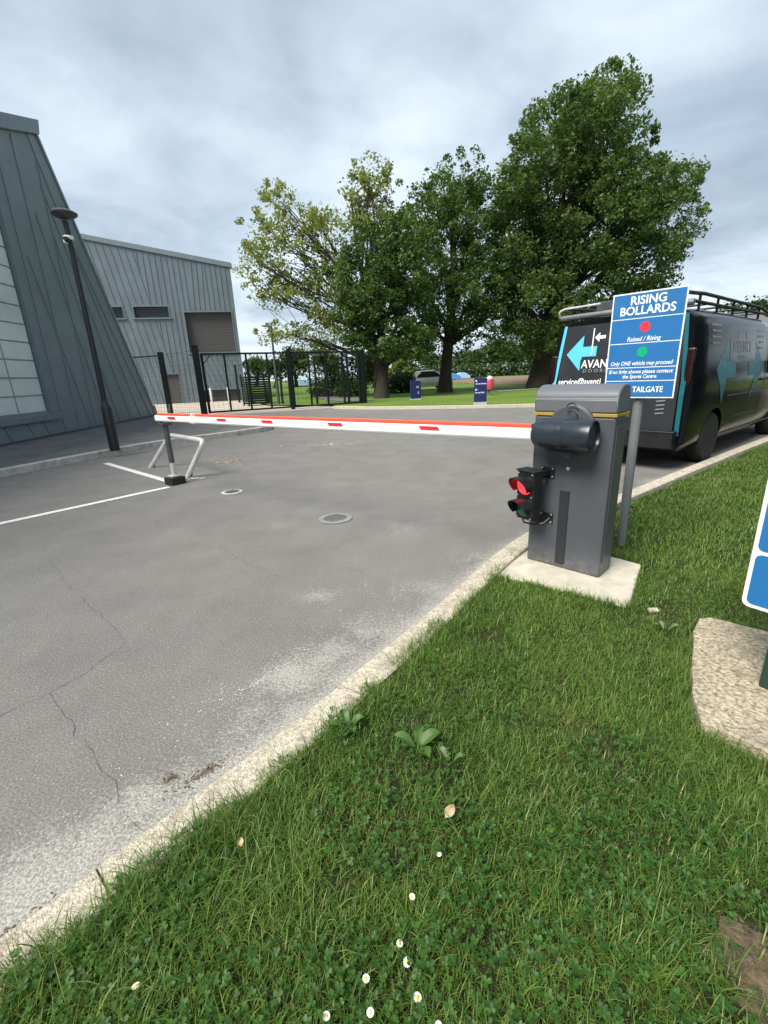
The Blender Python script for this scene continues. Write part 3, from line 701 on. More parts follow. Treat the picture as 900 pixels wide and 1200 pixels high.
for (px, py, Y, hw, hh, lm, n_, lab, nm) in far_specs:
    c = atY(px, py, Y); bz = float(ter(c[0], c[1])); lobes = []
    for k in range(5): lobes.append((px+rng.uniform(-.55, .55)*hw, py-hh*rng.uniform(.35, .85), hw*.55, hh*.26))
    lobes.append((px, py-hh*.8, hw*.45, hh*.22))
    if nm == 'lime_bush': lobes += [(px-hw*.4, py-hh*.2, hw*.5, hh*.2), (px+hw*.3, py-hh*.22, hw*.5, hh*.2)]
    tree(nm, lab or 'distant green tree in the row along the hedge beyond the earth bank', (c[0], Y, bz), lobes, Y, lm, n_, .0055*Y, .004*Y, depth=.7, clump=.012*Y, per=3.0*(40/Y), twig=False,
         group=None if lab else 'distant trees along the hedge')
# unseen trees added on the right verge for the dark van side to reflect
for k, (x, y, h, lab) in enumerate(((12.6, 4.2, 10, 'unseen bushy tree added on the verge to the right of the van'), (16.5, 7.0, 11, 'unseen bushy tree added on the verge further along the kerb'), (21.5, 9.6, 11, 'unseen bushy tree added on the verge furthest along the kerb'))):
    lobes = [(x+rng.uniform(-1.6, 1.6), y+rng.uniform(-1.6, 1.6), h*q, rng.uniform(1.8, 2.6), rng.uniform(1.2, 1.8)) for q in ((.14, .2, .25, .31, .38, .46, .54, .64, .74, .84))]
    tree('broadleaf_tree', lab, (x, y, 0), lobes, 0, LEAF_HEDGE, 15000, .40, .28, clump=.7, per=9, twig=False, reps=1)
# shrubs behind the gate end
for (px, py, Y, hw, hh, lab) in ((388, 462, 33, 20, 34, 'dark green shrub behind the mesh gates, left of the other shrub'), (420, 465, 31, 24, 44, 'big dark green shrub behind the gate end post'), (470, 460, 34, 14, 20, 'low dark shrub behind the navy totem')):
    c = atY(px, py, Y); bz = float(ter(c[0], c[1])); r_ = thing('shrub', lab, 'shrub', (c[0], Y, bz)); s_ = Y/FPX
    m_ = 46; cc = np.stack([rng.uniform(-1, 1, m_)*hw*s_, rng.uniform(-1, 1, m_)*hw*s_*.6, rng.uniform(.1, .95, m_)*hh*s_], 1); cc[:, 0] *= np.sqrt(1-(cc[:, 2]/(hh*s_*1.1))**2)
    V, F = leaf_quads(cc, np.full(m_, .32), 5200, .13); np_mesh('foliage', V, F, LEAF_HEDGE, r_)
    g = MB()
    for j in range(7): g.tube([(rng.uniform(-.2, .2), 0, -.05), cc[j]*.5, cc[j]], [.04, .025, .01], 6)
    g.build('stem', bark, r_)
# hedge beyond the earth bank
hx = np.arange(-2, 46, .8); hy = 72+rng.uniform(-.5, .5, len(hx)); hz_ = ter(hx, hy)
cc = np.concatenate([np.stack([hx, hy, hz_+q], 1) for q in (.3, .9, 1.5)]); V, F = leaf_quads(cc, np.full(len(cc), .55), 11000, .34)
tag(np_mesh('hedge', V, F, LEAF_HEDGE), 'long dark hedge along the skyline beyond the earth bank', 'hedge')

# ------------------------------------------------------------------ grass, clover
SLABC = [gp(583, 674, .022)[:2], gp(737, 712, .022)[:2], gp(752, 661, .022)[:2], np.array([1.20, 3.36])]
SLABR = [gp(*q, .07)[:2] for q in ((811, 812), (812, 740), (820, 725), (832, 724), (905, 742))] + [np.array([2.3, 1.55]), np.array([1.75, .82]), gp(905, 884, .07)[:2], gp(822, 846, .07)[:2]]
def inside(P, poly):
    x, y = P[:, 0], P[:, 1]; r = np.zeros(len(P), bool); n = len(poly); j = n-1
    for i in range(n):
        xi, yi = poly[i]; xj, yj = poly[j]; c = ((yi > y) != (yj > y)) & (x < (xj-xi)*(y-yi)/(yj-yi+1e-12)+xi); r ^= c; j = i
    return r
def vnoise(P, s, seed):
    r = np.random.default_rng(seed); n = 64; T = r.random((n, n)); q = P*s; i = np.floor(q).astype(int); f = q-i; f = f*f*(3-2*f); i %= n; i1 = (i+1) % n
    a_ = T[i[:, 0], i[:, 1]]*(1-f[:, 0])+T[i1[:, 0], i[:, 1]]*f[:, 0]; b_ = T[i[:, 0], i1[:, 1]]*(1-f[:, 0])+T[i1[:, 0], i1[:, 1]]*f[:, 0]; return a_*(1-f[:, 1])+b_*f[:, 1]
SOILS = [(gp(874, 1130)[:2], .085), (gp(908, 1200)[:2], .08), (gp(572, 752)[:2], .09), (gp(800, 745)[:2], .07)]
def verge_points(n, x0_, x1_, ya, yb, margin=.0):
    P = np.stack([rng.uniform(x0_, x1_, n), rng.uniform(ya, yb, n)], 1); kd_ = kerb_dist(P)
    edge_n = (vnoise(P, 9, 3)-.5)*.09 + (vnoise(P, 30, 4)-.5)*.03
    ok = kd_ > KW-.012+edge_n+margin; ok &= ~inside(P, SLABC) & ~inside(P, SLABR)
    for c, r_ in SOILS:
        d = np.hypot(P[:, 0]-c[0], P[:, 1]-c[1]); ok &= (d > r_*(.7+.7*vnoise(P, 14, 9))) | (rng.random(n) < .28)
    return P[ok]
def blades(P, h, w, lean, zb):
    n = len(P); az = rng.uniform(0, 2*math.pi, n); d = np.stack([np.cos(az), np.sin(az)], 1); s_ = np.stack([-d[:, 1], d[:, 0]], 1)
    le = np.clip(rng.normal(lean, .28, n), .05, 1.45); V = np.zeros((n, 7, 3)); base = np.concatenate([P, np.full((n, 1), zb)], 1)
    pos = base.copy(); ang = le*.35
    for k in range(4):
        ww = w*(1, .92, .66, 0)[k]
        if k < 3:
            V[:, 2*k, :2] = pos[:, :2]-s_*ww[:, None]/2; V[:, 2*k+1, :2] = pos[:, :2]+s_*ww[:, None]/2; V[:, 2*k, 2] = V[:, 2*k+1, 2] = pos[:, 2]
        else: V[:, 6] = pos
        pos = pos.copy(); pos[:, :2] += d*(np.sin(ang)*h/3)[:, None]; pos[:, 2] += np.cos(ang)*h/3; ang = ang+le*.55
    V[:, :, 2] = np.maximum(V[:, :, 2], zb-.004)
    b0 = (np.arange(n)*7)[:, None]; F = np.concatenate([b0+np.array([0, 1, 3, 2]), b0+np.array([2, 3, 5, 4]), np.concatenate([b0+np.array([4, 5, 6]), np.full((n, 1), -1)], 1)], 0)
    return V.reshape(-1, 3), F
grassmat = leafmat('grass blades', [(.032, .080, .012), (.058, .130, .018), (.094, .182, .027), (.145, .235, .044), (.044, .100, .014), (.080, .160, .022), (.15, .25, .045), (.30, .32, .12)], .34, .44, (1.6, (.15, .235, .040), .55), straw=True)
VS = []; FS = []; off = 0
def put(P, h, w, lean):
    global off
    v, f = blades(P, h, w, lean, VERGE_Z-.003); VS.append(v); FS.append(np.where(f >= 0, f+off, -1)); off += len(v)
P = verge_points(420000, -1.6, 2.6, .15, 2.6); q = vnoise(P, 3.2, 11); r_ = vnoise(P, 11, 12); keep = rng.random(len(P)) < np.clip(.25+1.1*r_, .3, 1)*np.clip(.45+.9*vnoise(P, 1.7, 77), 0, 1); P = P[keep]; q = q[keep]; r_ = r_[keep]
fg = np.clip((1.9-P[:, 1])/.9, 0, 1)
put(P, (.016+.026*q+.014*fg)*rng.lognormal(0, .38, len(P)), np.clip(rng.lognormal(-6.15, .35, len(P)), .0010, .0052), .9)
P = verge_points(260000, .4, 7.5, 2.2, 7.0); keep = rng.random(len(P)) < .55+.6*vnoise(P, 9, 12); P = P[keep]
put(P, (.022+.030*vnoise(P, 3, 11))*rng.lognormal(0, .3, len(P)), rng.uniform(.003, .006, len(P)), .8)
P = verge_points(50000, 2.2, 14, 1.0, 11.5); put(P, rng.uniform(.025, .055, len(P)), rng.uniform(.005, .010, len(P)), .8)
P = verge_points(26000, -2.6, .2, -.6, .6); put(P, .05*rng.lognormal(0, .3, len(P)), rng.uniform(.002, .004, len(P)), .8)
# taller tufts along the kerb and round the slabs
P = verge_points(90000, -1.5, 1.6, .2, 3.2, -.02); kd_ = kerb_dist(P); P = P[(kd_ < KW+.10) & (vnoise(P, 6, 21) > .40)]
put(P, rng.uniform(.05, .115, len(P)), rng.uniform(.0016, .003, len(P)), .7)
P = verge_points(60000, .4, 2.2, .9, 3.3); dd = np.min([np.hypot(P[:, 0]-(a_[0]+(b_[0]-a_[0])*s_), P[:, 1]-(a_[1]+(b_[1]-a_[1])*s_)) for pl_ in (SLABC, SLABR) for a_, b_ in zip(pl_, pl_[1:]+pl_[:1]) for s_ in np.linspace(0, 1, 14)], axis=0)
P = P[(dd < .07) & (vnoise(P, 7, 31) > .38)]; put(P, rng.uniform(.05, .10, len(P)), rng.uniform(.0018, .0034, len(P)), .7)
grass = np_mesh('grass', np.concatenate(VS), np.concatenate(FS), grassmat); tag(grass, kind='stuff', label='short rough green grass growing on the verge', cat='grass')
# clover leaves among the grass
def clover(P, zc, size):
    n = len(P); vs = []; fs = []; az0 = rng.uniform(0, 6.28, n); Z_ = VERGE_Z+zc; rr = size
    tilt = rng.normal(0, .25, (n, 2)); ring = np.array([(.0, .0), (.35, .42), (.75, .50), (1.02, .22), (.93, 0), (1.02, -.22), (.75, -.50), (.35, -.42)])
    V_ = []
    for k in range(3):
        a_ = az0+k*2.094; ca, sa = np.cos(a_)[:, None], np.sin(a_)[:, None]; x = ring[None, :, 0]*rr[:, None]; y = ring[None, :, 1]*rr[:, None]
        X_ = x*ca-y*sa; Y_ = x*sa+y*ca; Zz = Z_[:, None]+X_*tilt[:, :1]+Y_*tilt[:, 1:]+np.abs(y)*.35+x*.12
        V_.append(np.stack([P[:, :1]+X_, P[:, 1:]+Y_, Zz], -1))
    V_ = np.stack(V_, 1).reshape(-1, 8, 3); b0 = (np.arange(len(V_))*8)[:, None]
    F_ = np.concatenate([b0+np.array([0, 1, 2, 3]), b0+np.array([0, 3, 4, 5]), b0+np.array([0, 5, 6, 7])], 0); return V_.reshape(-1, 3), F_
P = verge_points(26000, -1.5, 2.4, .15, 2.4, .02); cn = vnoise(P, 2.6, 41)+.35*np.clip(1.8-P[:, 1], 0, 1)*(1-.5*np.clip(P[:, 0]-.3, 0, 1)); P = P[(cn > .50+.10*(P[:, 1] > 1.0)) & (P[:, 1] < .9+1.4*rng.random(len(P))**2)]
v, f = clover(P, rng.uniform(.022, .062, len(P)), rng.uniform(.005, .011, len(P)))
clovermat = leafmat('clover leaves', [(.022, .070, .010), (.038, .105, .014), (.060, .145, .020)], .3, .5)
tag(np_mesh('clover', v, f, clovermat), 'low dark green clover spreading through the near grass', 'clover', kind='stuff')
# broad weed leaves
def weed(px, py, n_, size, label, tone):
    c = gp(px, py, .05); r_ = thing('weed', label, 'weed', (c[0], c[1], VERGE_Z))
    for k in range(n_):
        a_ = 6.28*k/n_+rng.uniform(-.4, .4); L_ = size*rng.uniform(.7, 1.15); g = MB(); m_ = 7; vs = []
        for i in range(m_):
            t = i/(m_-1); wv = L_*.30*math.sin(math.pi*min(1, t*.95+.05))**.7; x = .01+t*L_; z = .018+.035*math.sin(t*2.2)*(.8 if k % 2 else 1.1)
            for s_ in (-1, 0, 1): vs.append((x*math.cos(a_)-s_*wv*math.sin(a_), x*math.sin(a_)+s_*wv*math.cos(a_), z+.010*abs(s_)))
        fs = [(i*3+j, i*3+j+1, i*3+j+4, i*3+j+3) for i in range(m_-1) for j in (0, 1)]
        g.add(vs, fs).build('leaf', tone, r_, smooth=True, fixn=False)
weedmat = leafmat('weed leaves', [(.055, .13, .028), (.08, .16, .035), (.10, .18, .045)], .3, .45)
weedpale = leafmat('grey weed leaves', [(.10, .15, .055), (.13, .18, .07), (.14, .19, .08)], .3, .5)
weed(489, 872, 5, .07, 'broad leaved light green weed in the grass below the kerb bend', weedmat)
weed(527, 890, 3, .042, 'small pale leaved weed right of the larger broad leaved weed', weedpale)
weed(780, 736, 4, .05, 'flat grey green weed in the grass beyond the concrete pad corner', weedpale)
weed(735, 592, 4, .08, 'wide leaved weed at the kerb right of the sign post', weedmat)
weed(408, 850, 7, .055, 'low round leaved weed clump at the grass edge by the kerb', weedmat)

# ================================================================== BARRIER
A0 = gp(617, 655, .02)[:2]; B0 = gp(701, 678, .02)[:2]; CW = float(np.linalg.norm(B0-A0)); E0 = (B0-A0)/CW; FN = np.array([E0[1], -E0[0]])
rzc = math.atan2(E0[1], E0[0])
CD = .205; BZ = .022
bar = thing('barrier_gate', 'graphite grey barrier cabinet with long red topped white boom lowered across the road', 'barrier', (A0[0], A0[1], BZ), rzc)
# local: x along the front face (0..CW), front face at y=0, body towards +y
g = MB(); g.prism([(0, 0, 0), (CW, 0, 0), (CW, 0, 1.0), (0, 0, 1.0)], (0, CD, 0)); g.build('cabinet', cabgrey, bar, bevel=.012)
prof = [(0, 1.022), (0, 1.10)]
for k in range(9):
    a_ = k/8*math.pi/2; prof.append((.11-.11*math.cos(a_), 1.10+.085*math.sin(a_)))
for k in range(9):
    a_ = math.pi/2-k/8*math.pi/2; prof.append((CD-.06+.06*math.cos(a_), 1.10+.085*math.sin(a_)))
prof += [(CD, 1.022)]
g = MB(); g.prism([(-.004, y-.004, z) for y, z in prof], (CW+.008, 0, 0)); g.build('hood', cablight, bar, smooth=True, bevel=.010)
g = MB(); g.box((CW/2, CD/2, 1.011), (CW+.012, CD+.012, .020)); g.build('trim_strip', yellow, bar, bevel=.003)
g = MB(); g.box((.235, -.003, .285), (.062, .012, .50)); g.build('inset_strip', cabdark, bar, bevel=.003)
g = MB(); g.lathe([(.001, -.010), (.011, -.010), (.013, -.004), (.013, .0)], (.245, 0, .680), 16, 'Y'); g.build('lock', bolt, bar, smooth=True)
g = MB(); g.box((CW+.002, CD/2, .52), (.006, CD-.06, .86)); g.build('side_door', cabgrey, bar, bevel=.004)
HZ = .905; HX0, HX1 = CW*.15, CW*.865; HY = -.125
g = MB(); g.lathe([(.001, 0), (.135, 0), (.142, -.012), (.140, -.030), (.128, -.042), (.001, -.042)], (.262*CW/.515, 0, HZ+.030), 36, 'Y'); g.build('flange', cabgrey, bar, smooth=True)
g = MB(); R_ = .092
g.lathe([(.001, HX0), (R_*.72, HX0), (R_*.93, HX0+.020), (R_, HX0+.07), (R_, HX1-.165), (R_*1.0, HX1-.163), (R_*1.02, HX1-.16), (R_*1.03, HX1-.015), (R_*1.0, HX1), (R_*.94, HX1+.004), (R_*.9, HX1-.012), (.001, HX1-.014)], (0, HY, HZ), 40, 'X')
g.lathe([(.001, -.16), (.075, -.16), (.082, -.03), (.001, -.03)], (.25, .0, HZ-.01), 30, 'Y')
hub = g.build('hub', hubmat, bar, smooth=True)
g = MB(); g.prism([(HX0+.02, HY-.015, HZ-.080), (HX0+.20, HY-.015, HZ-.135), (.30, HY-.015, HZ-.140), (HX1-.06, HY-.015, HZ-.088)], (0, .10, 0)); g.build('hub_skirt', hubmat, hub, bevel=.012)
ctr = (.262, HY+.055, HZ+.155); pth_ = [(ctr[0]+0.028*math.cos(t), ctr[1]+.01*math.sin(t), ctr[2]+.024*math.sin(t)) for t in np.linspace(-.6, 5.2, 22)]
pth_ = [(.33, HY+.03, HZ+.075), (.317, HY+.04, HZ+.115)]+pth_+[(.31, HY+.05, HZ+.105), (.337, HY+.03, HZ+.080)]
MB().tube(pth_, .0042, 8).build('cable', plastic, bar, smooth=True)
# boom
zb = HZ+BZ; E3 = np.array([*E0, 0]); F3 = np.array([*FN, 0])
S3 = np.array([*A0, zb]) + E3*(HX0+.03) + F3*(-HY); T3 = gp(183, 489.5, .93); bdir = T3-S3; blen = np.linalg.norm(bdir); bdir /= blen
invm = (Matrix.Translation((A0[0], A0[1], BZ)) @ Matrix.Rotation(rzc, 4, 'Z')).inverted()
def loc(p): return invm @ Vector(p)
bs, bt = loc(S3), loc(T3); bx = (bt-bs).normalized(); byv = Vector((0, 0, 1)).cross(bx).normalized()
BH, BT = .086, .045; split = np.linalg.norm(gp(238, 490, .93)-T3)
def boom_prof(sc, z0_, z1_, th):   # rounded section
    h = (z1_-z0_); return [(-th*.35, z0_), (th*.35, z0_), (th*.5, z0_+h*.18), (th*.5, z1_-h*.12), (th*.38, z1_), (-th*.38, z1_), (-th*.5, z1_-h*.12), (-th*.5, z0_+h*.18)]
def boom_seg(g, l0, l1, z0_, z1_, th):
    up = Vector((0, 0, 1)); g.prism([bs+bx*l0+byv*u+up*w for u, w in boom_prof(1, z0_, z1_, th)], bx*(l1-l0))
LJ = blen-split
g = MB(); boom_seg(g, .02, LJ-.01, -BH/2, BH/2-.012, BT); boom_seg(g, LJ+.01, blen, -BH/2+.004, BH/2-.014, BT*.9)
boom = g.build('boom', white, bar, bevel=.003)
g = MB(); boom_seg(g, .05, LJ-.05, BH/2-.0125, BH/2+.014, BT*.8); boom_seg(g, LJ+.05, blen-.06, BH/2-.0145, BH/2+.012, BT*.75); g.build('rubber_strip', redrubber, boom, smooth=False, bevel=.004)
g = MB(); boom_seg(g, .0, .055, BH/2-.010, BH/2+.010, BT*.7); g.build('end_plug', plastic, boom)
g = MB(); boom_seg(g, LJ-.06, LJ+.06, -BH/2-.006, BH/2-.008, BT*1.2); boom_seg(g, LJ-.012, LJ+.012, -BH/2-.010, BH/2+.018, BT*1.35); g.build('joint_sleeve', white, boom, bevel=.004)
def boom_at(px):  # length along the boom where pixel column px meets it
    best = min(np.linspace(0, blen, 800), key=lambda l: abs((lambda v: CEN[0]+FPX*(v @ RGT)/(v @ FWD))(S3+bdir*l-np.array([0, 0, CAM_H]))-px)); return best
for px in (505, 395, 315, 262, 203):
    l = boom_at(px); hl = .085; g = MB(); sgn = 1 if byv.dot(Vector((0, -1, 0))) > 0 else -1
    up = Vector((0, 0, 1)); o_ = byv*(sgn*(BT/2+.0015))
    c = [bs+bx*(l-hl)+o_+up*(-.004), bs+bx*(l+hl*.8)+o_+up*(-.004), bs+bx*(l+hl)+o_+up*.021, bs+bx*(l-hl*.8)+o_+up*.021]
    g.prism(c, o_.normalized()*.003); g.build('reflector', redrefl, boom)

# support fork post under the boom tip
fb = gp(206, 567)
fo = thing('boom_rest', 'slim dark grey fork post on a black block, holding the boom tip', 'post', (fb[0], fb[1], 0), math.atan2(bdir[1], bdir[0]))
g = MB(); g.lathe([(.036, .30), (.036, .80)], n=14); g.build('post', darksteel, fo, smooth=True)
g = MB(); g.lathe([(.032, .06), (.032, .32)], n=14); g.build('sleeve', steel, fo, smooth=True)
g = MB(); g.box((0, 0, .05), (.20, .20, .10)); g.build('base_block', blackpaint, fo, bevel=.006)
g = MB(); g.box((0, 0, .115), (.13, .13, .02)); g.build('base_plate', steel, fo, bevel=.003)
g = MB(); g.box((0, 0, .815), (.12, .12, .035))
for s_ in (-1, 1): g.beam((0, s_*.03, .82), (0, s_*.085, .90), .05, .018); g.beam((0, s_*.085, .895), (0, s_*.105, 1.06), .05, .016)
g.build('fork', darksteel, fo, bevel=.003)
# leaning hoop barrier
h0, h1 = gp(175, 548), gp(218, 560); k0, k1 = gp(199, 510, .52), gp(239, 516.5, .52)
def rnd(path, r=.11, n=6):
    P_ = [Vector(p) for p in path]; out = [P_[0]]
    for i in range(1, len(P_)-1):
        a_ = (P_[i-1]-P_[i]).normalized()*r; b_ = (P_[i+1]-P_[i]).normalized()*r
        for t in np.linspace(0, 1, n): out.append((P_[i]+a_)*(1-t)**2+P_[i]*2*t*(1-t)+(P_[i]+b_)*t*t)
    out.append(P_[-1]); return out
hb = thing('hoop_barrier', 'leaning galvanised tube hoop guarding the boom rest post', 'hoop barrier', ((h0[0]+h1[0])/2, (h0[1]+h1[1])/2, 0))
mid = np.array([(h0[0]+h1[0])/2, (h0[1]+h1[1])/2, 0])
MB().tube(rnd([h0-mid-np.array([0, 0, .03]), k0-mid, k1-mid, h1-mid-np.array([0, 0, .03])]), .036, 14).build('hoop', steel, hb, smooth=True)
for p in (h0, h1):
    g = MB(); c = p-mid; g.box((c[0]+.05, c[1]+.02, .012), (.05, .05, .024)); g.lathe([(.02, .02), (.02, .07), (.001, .075)], (c[0]+.07, c[1]+.03, 0), 10); g.build('fixing', darksteel, hb)

# ------------------------------------------------------------------ traffic light
lp = on_plane(620, 580, np.array([*A0, 0])+F3*.13, F3)
face = np.array([-.86, -.51]); face /= np.linalg.norm(face); rzl = math.atan2(face[1], face[0])+math.pi/2      # local -Y = facing
tl = thing('traffic_light', 'small black two lamp traffic light, red lit, bolted to the barrier cabinet side', 'traffic light', (lp[0], lp[1], lp[2]), rzl)
HWt, HHt, HDt = .135, .315, .085
g = MB(); g.box((0, 0, 0), (HWt, HDt, HHt)); g.build('housing', plastic, tl, bevel=.008)
g = MB(); g.prism([(-.07, -.05, HHt/2+.001), (.07, -.05, HHt/2+.001), (.07, -.05, HHt/2+.006), (-.07, -.05, HHt/2+.014)], (0, .10, 0)); g.build('top_cap', blackpaint, tl, bevel=.003)
lred = emis('lit red lens', (1.0, .03, .04), 1.6, (.5, .01, .01)); lgreen = mat('unlit green lens', (.01, .14, .09), .12, 0, .2, 60)
for zc_, lm in ((.072, lred), (-.074, lgreen)):
    g = MB(); g.lathe([(.060, -.043), (.060, -.047), (.045, -.056), (.025, -.061), (.001, -.063)], (0, 0, zc_), 28, 'Y'); g.build('lens', lm, tl, smooth=True)
    vs = []; n_ = 29; Rv = .064
    for layer in (0, 1):
        for i in range(n_):
            a_ = rad(-35+250*i/(n_-1)); fr = .5+.5*math.sin(a_); dep = .028+.085*max(0, fr)
            for y in (-.0425, -.0425-dep):
                r_ = Rv-(.003 if layer else 0); vs.append((r_*math.cos(a_), y, zc_+r_*math.sin(a_)))
    fs = []; o2 = n_*2
    for i in range(n_-1):
        a_, b_ = 2*i, 2*i+2; fs += [(a_, b_, b_+1, a_+1), (o2+a_, o2+a_+1, o2+b_+1, o2+b_), (a_+1, b_+1, o2+b_+1, o2+a_+1)]
    MB().add(vs, fs).build('visor', plastic, tl, smooth=True, fixn=False)
g = MB()
for x, z in ((-.055, .145), (.055, .145), (-.055, 0), (.055, 0.0), (-.055, -.145), (.055, -.145)):
    g = MB(); g.lathe([(.005, -.0425), (.005, -.047), (.001, -.048)], (x, 0, z), 8, 'Y'); g.build('bolt', bolt, tl)
tlm = (Matrix.Translation(tuple(lp)) @ Matrix.Rotation(rzl, 4, 'Z')).inverted()
for px, py in ((642, 553), (640, 606)):
    p = on_plane(px, py, np.array([*A0, 0])+F3*.006, F3); q = tlm @ Vector(p); ex = tlm.to_3x3() @ Vector((*E0, 0)); fx = tlm.to_3x3() @ Vector((*FN, 0)); up = Vector((0, 0, 1))
    g = MB(); c = [q-ex*.045-up*.035, q+ex*.045-up*.035, q+ex*.045+up*.035, q-ex*.045+up*.035]; g.prism(c, fx*.006)
    g.beam(q+fx*.003, Vector((.04, .03, q.z)), .04, .03)
    br = g.build('bracket', plastic, tl, bevel=.002)
    for i, j in ((-1, -1), (1, -1), (1, 1), (-1, 1)):
        g = MB(); c = q+ex*(.036*i)+up*(.026*j)+fx*.006; g.tube([c, c+fx*.006], .0055, 8); g.build('bolt', bolt, br)
g = MB(); g.tube([(-.03, -.02, -.155), (-.02, -.01, -.19), (.03, .03, -.20), (.08, .06, -.185), (.10, .09, -.15)], .006, 8); g.build('cable', plastic, tl, smooth=True)
g = MB(); g.tube([(-.062, .03, -.012), (-.105, .075, -.012)], [.040, .040], 20); g.box((-.084, .052, .028), (.10, .085, .012), (0, 0, -.8)); g.build('rear_lamp', galvgrey, tl, smooth=True, bevel=.003)

# concrete pads
def pad(name, label, poly, z, m_, th=.12, bevel=.012):
    g = MB(); g.prism([(p[0], p[1], z-th) for p in poly], (0, 0, th)); return tag(g.build(name, m_, bevel=bevel), label, 'concrete pad')
pad('concrete_pad', 'pale smooth concrete pad under the grey barrier cabinet', SLABC, .022, concrete)
def ragged(P, amp=.0028, step=.035):
    out = []; n = len(P)
    for i in range(n):
        a_, b_ = np.array(P[i]), np.array(P[(i+1) % n]); k = max(1, int(np.linalg.norm(b_-a_)/step))
        for j in range(k): out.append(a_+(b_-a_)*j/k+rng.normal(0, amp, 2)*(1 if j else .3))
    return out
pad('concrete_pad', 'pebbly tan concrete pad with rounded corner under the blue sign at right edge', ragged(SLABR), .075, pebble, .11, .006)

# ------------------------------------------------------------------ rising bollards sign
sa = rad(-45); su = np.array([math.cos(sa), math.sin(sa)]); sn = np.array([su[1], -su[0]])
sp_ = np.array([1.78, 3.12]); sg = thing('road_sign', 'blue rising bollards notice board on a grey pole behind the barrier cabinet', 'sign', (sp_[0], sp_[1], VERGE_Z-.02), sa)
g = MB(); g.lathe([(.031, 0), (.031, 1.70), (.026, 1.715), (.001, 1.716)], n=22); g.build('post', galvgrey, sg, smooth=True)
x0s, x1s, z0s, z1s = -.215, .215, 1.10, 1.762; yb = -.052
g = MB(); g.prism([(x0s, yb, z0s), (x1s, yb, z0s), (x1s, yb, z1s), (x0s, yb, z1s)], (0, .004, 0)); bo = g.build('board', signwhite, sg)
for z in (1.2, 1.62): g = MB(); g.box((0, -.035, z), (.10, .022, .03)); g.build('clamp', steel, sg)
hgt = z1s-z0s; rows_ = [(0, .232), (.242, .462), (.472, .695), (.705, .825), (.835, 1.0)]
g = MB(); bd_ = .008
for a_, b_ in rows_:
    za, zb_ = z1s-hgt*a_-(bd_ if a_ == 0 else 0), z1s-hgt*b_+(bd_ if b_ == 1 else 0); g.poly([(x0s+bd_, yb-.0015, zb_), (x1s-bd_, yb-.0015, zb_), (x1s-bd_, yb-.0015, za), (x0s+bd_, yb-.0015, za)])
g.build('panel', signblue, bo, fixn=False)
def ztf(f): return z1s-hgt*f
yt = yb-.003
lettering('RISING', 0.072, signwhite, bo, TXZ(0, yt, ztf(0.078)), 0.0016, width=0.205)
lettering('BOLLARDS', 0.072, signwhite, bo, TXZ(0, yt, ztf(0.17)), 0.0016, width=0.32)
lettering('Raised / Rising', 0.04, signwhite, bo, TXZ(0, yt, ztf(0.432)), 0.0006, .2, width=0.2)
lettering('Only ONE vehicle may proceed', 0.036, signwhite, bo, TXZ(0, yt, ztf(0.662)), 0.0006, .2, width=0.372)
lettering('If no light shows please contact', 0.034, signwhite, bo, TXZ(0, yt, ztf(0.742)), 0.0006, .2, width=0.385)
lettering('the Sports Centre', 0.034, signwhite, bo, TXZ(0, yt, ztf(0.79)), 0.0006, .2, width=0.205)
lettering('NO TAILGATE', 0.052, signwhite, bo, TXZ(.022, yt, ztf(0.918)), 0.001, width=0.255)
for f, m_ in ((.322, signred), (.555, signgreen)):
    g = MB(); g.poly([(0.031*math.cos(t), yt, ztf(f)+.033*math.sin(t)) for t in np.linspace(0, 6.283, 28, endpoint=False)]); g.build('disc', m_, bo, fixn=False)

# ------------------------------------------------------------------ second blue sign at the right edge
c0 = gp(868, 708, .40); u2 = np.array([.57, -.82]); rz2 = math.atan2(u2[1], u2[0])
s2 = thing('notice_sign', 'low blue and white panelled sign cut off by the right edge, on dark green legs', 'sign', (c0[0], c0[1], .07), rz2)
g = MB()
def rrect(x0_, x1_, z0_, z1_, r, y):
    pts = []
    for cx, cz, a0 in ((x1_-r, z0_+r, -90), (x1_-r, z1_-r, 0), (x0_+r, z1_-r, 90), (x0_+r, z0_+r, 180)):
        for k in range(5): a_ = rad(a0+k*22.5); pts.append((cx+r*math.cos(a_), y, cz+r*math.sin(a_)))
    return pts
g.prism(rrect(0, .62, .33, 1.30, .025, 0), (0, .012, 0)); bo2 = g.build('board', signwhite, s2)
g = MB()
for k in range(4): z = .345+k*.215; g.poly(rrect(.014+.0, .606, z, z+.20, .02, -.002))
g.build('panel', signblue, bo2, fixn=False)
greenpost = mat('dark green post', (.012, .045, .030), .4, 0, .2)
for x in (.155, .50):
    g = MB(); g.box((x, .075, .65), (.11, .11, 1.3)); g.build('leg', greenpost, s2, bevel=.012)

